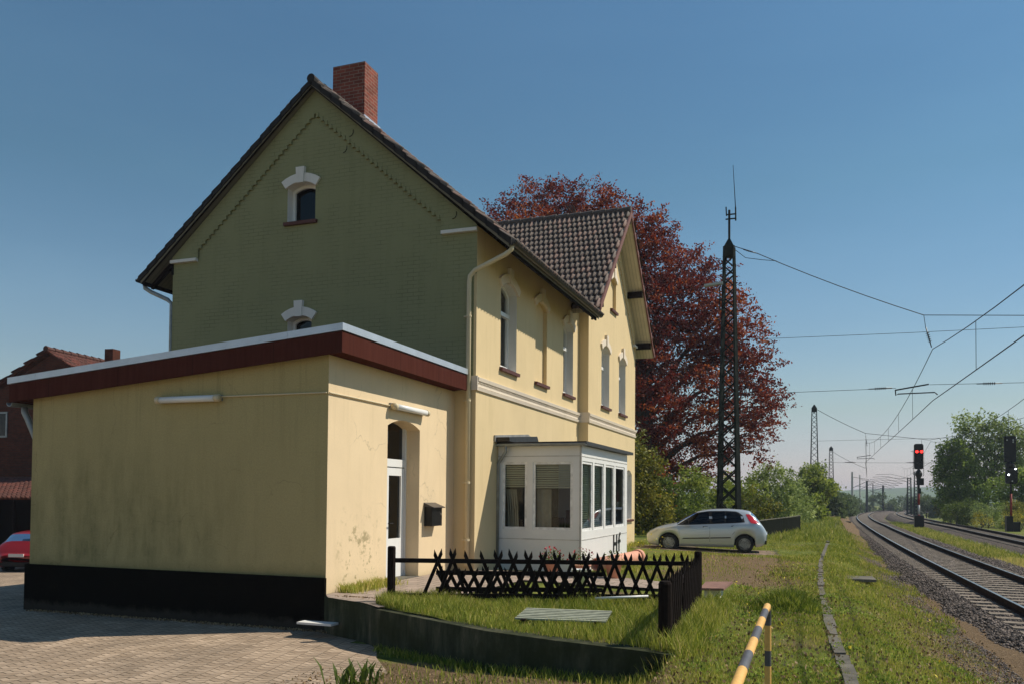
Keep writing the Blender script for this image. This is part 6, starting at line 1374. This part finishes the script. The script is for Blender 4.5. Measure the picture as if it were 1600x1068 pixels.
grass('weed_clump', 'dark green clump of weeds in the lawn beyond the striped barrier', 7000, s_tuft, (.10, .26), .009, 4, tmean=.22)
def s_low(r, n):
    x = r.uniform(1.6, 5.8, n); y = r.uniform(-4.6, -1.9, n); keep = (y < wall_y(x) - .02) & (r.random(n) < np.clip(.18 + .5 * patch(x * 1.3, y * 2) * 1.0 + .5 * (x > 4.3), 0, 1)); x, y = x[keep], y[keep]; return x, y, .5 + .6 * patch(y, x)
grass('rough_grass', 'sparse rough grass below the retaining wall', 9000, s_low, (.03, .12), .005, 5, tmean=.5)
def s_wallfoot(r, n):
    t = r.random(n); x = 1.0 + 4.0 * t; y = wall_y(x) - .03 - np.abs(r.normal(0, .10, n)); return x, y, np.full(n, .9)
grass('wall_foot_grass', 'grass tufts along the foot of the retaining wall', 2200, s_wallfoot, (.03, .13), .006, 6)
def s_house(r, n):
    k = r.random(n) < .45; x = np.where(k, -.42 + np.abs(r.normal(0, .16, n)), np.abs(r.normal(0, .25, n)) + .32); y = np.where(k, r.uniform(.25, 1.8, n), r.uniform(10.6, 19.5, n)); return x, y, np.full(n, 1.)
grass('house_foot_grass', 'grass tufts along the foot of the annex and house walls', 4200, s_house, (.04, .20), .007, 7, tmean=.6)
def s_verge(r, n):
    y = 26 + 70 * r.random(n) ** 1.3; kx = trackx(y) - 10.51; x = kx + r.uniform(-4, 8.0, n); x = np.where(r.random(n) < .3, 13.0 + kx + r.uniform(-.6, 1.2, n), x); return x, y, 1 + 0 * x
grass('verge_grass', 'longer grass of the track verge in the middle distance', 45000, s_verge, (.10, .30), .014, 8, tmean=.42)
def s_mid(r, n):
    y = 8 + 60 * r.random(n) ** 1.2; kx = trackx(y) - 10.51; x = kx + 13.35 + r.normal(0, .35, n); return x, y, 1 + 0 * x
grass('track_weeds', 'dry weeds between the two tracks', 26000, s_mid, (.06, .22), .012, 9, tmean=.88)
# weed plant at the lower left of the wall
wd = thing('leafy_weed', 'tall leafy weed with upright pale leaves at the bottom edge by the paving', 'plant', (1.95, -3.15, -.52)); r = np.random.default_rng(12); mb = MB()
for k in range(46):
    a = r.uniform(0, 6.28); q = r.normal(0, .10, 2); hh = r.uniform(.12, .34); b = Vector((1.95 + q[0] * 1.6, -3.15 + q[1], -.54)); d = Vector((math.cos(a), math.sin(a), 0)); s_ = Vector((-d.y, d.x, 0)); L = hh; w_ = r.uniform(.012, .024)
    p0, p1, p2 = b, b + d * L * .22 + Vector((0, 0, L * .65)), b + d * L * .55 + Vector((0, 0, L * .95)); i = len(mb.v); mb.v += [tuple(p0 - s_ * w_ * .4), tuple(p0 + s_ * w_ * .4), tuple(p1 + s_ * w_), tuple(p1 - s_ * w_), tuple(p2)]; mb.f += [[i, i + 1, i + 2, i + 3], [i + 3, i + 2, i + 4]]
mb.build('leaf_rosette', 'light_leaf', wd)
P = np.concatenate([np.stack([r.uniform(.9, 2.0, 60), r.uniform(13, 16.5, 60), r.uniform(-.15, .35, 60)], 1), np.stack([r.uniform(5.0, 8.4, 110), r.uniform(-2, 24, 110), np.zeros(110)], 1)]); P[60:, 2] = hgt(P[60:, 0], P[60:, 1]) + .07
o = quads(P, .045, r, 'dandelions', 'flower_yellow', up=1.5); struct(o, 'small yellow dandelions scattered in the grass', 'dandelions', 'stuff')
# ================================================================ HAZE
hz = MB().box(-2900, -70, -12, 3300, 3000, 31).build('haze', 'concrete'); hm = bpy.data.materials.new('haze'); hm.use_nodes = True; nt = hm.node_tree; nt.nodes.clear()
out = nt.nodes.new('ShaderNodeOutputMaterial'); pv = nt.nodes.new('ShaderNodeVolumePrincipled'); pv.inputs['Color'].default_value = (.78, .86, 1.0, 1); pv.inputs['Density'].default_value = .0004; nt.links.new(pv.outputs[0], out.inputs['Volume']); hz.data.materials[0] = hm; struct(hz, 'thin summer haze', 'haze', 'stuff')
scene.cycles.volume_step_rate = 8; scene.cycles.transparent_max_bounces = 16; scene.cycles.max_bounces = 6
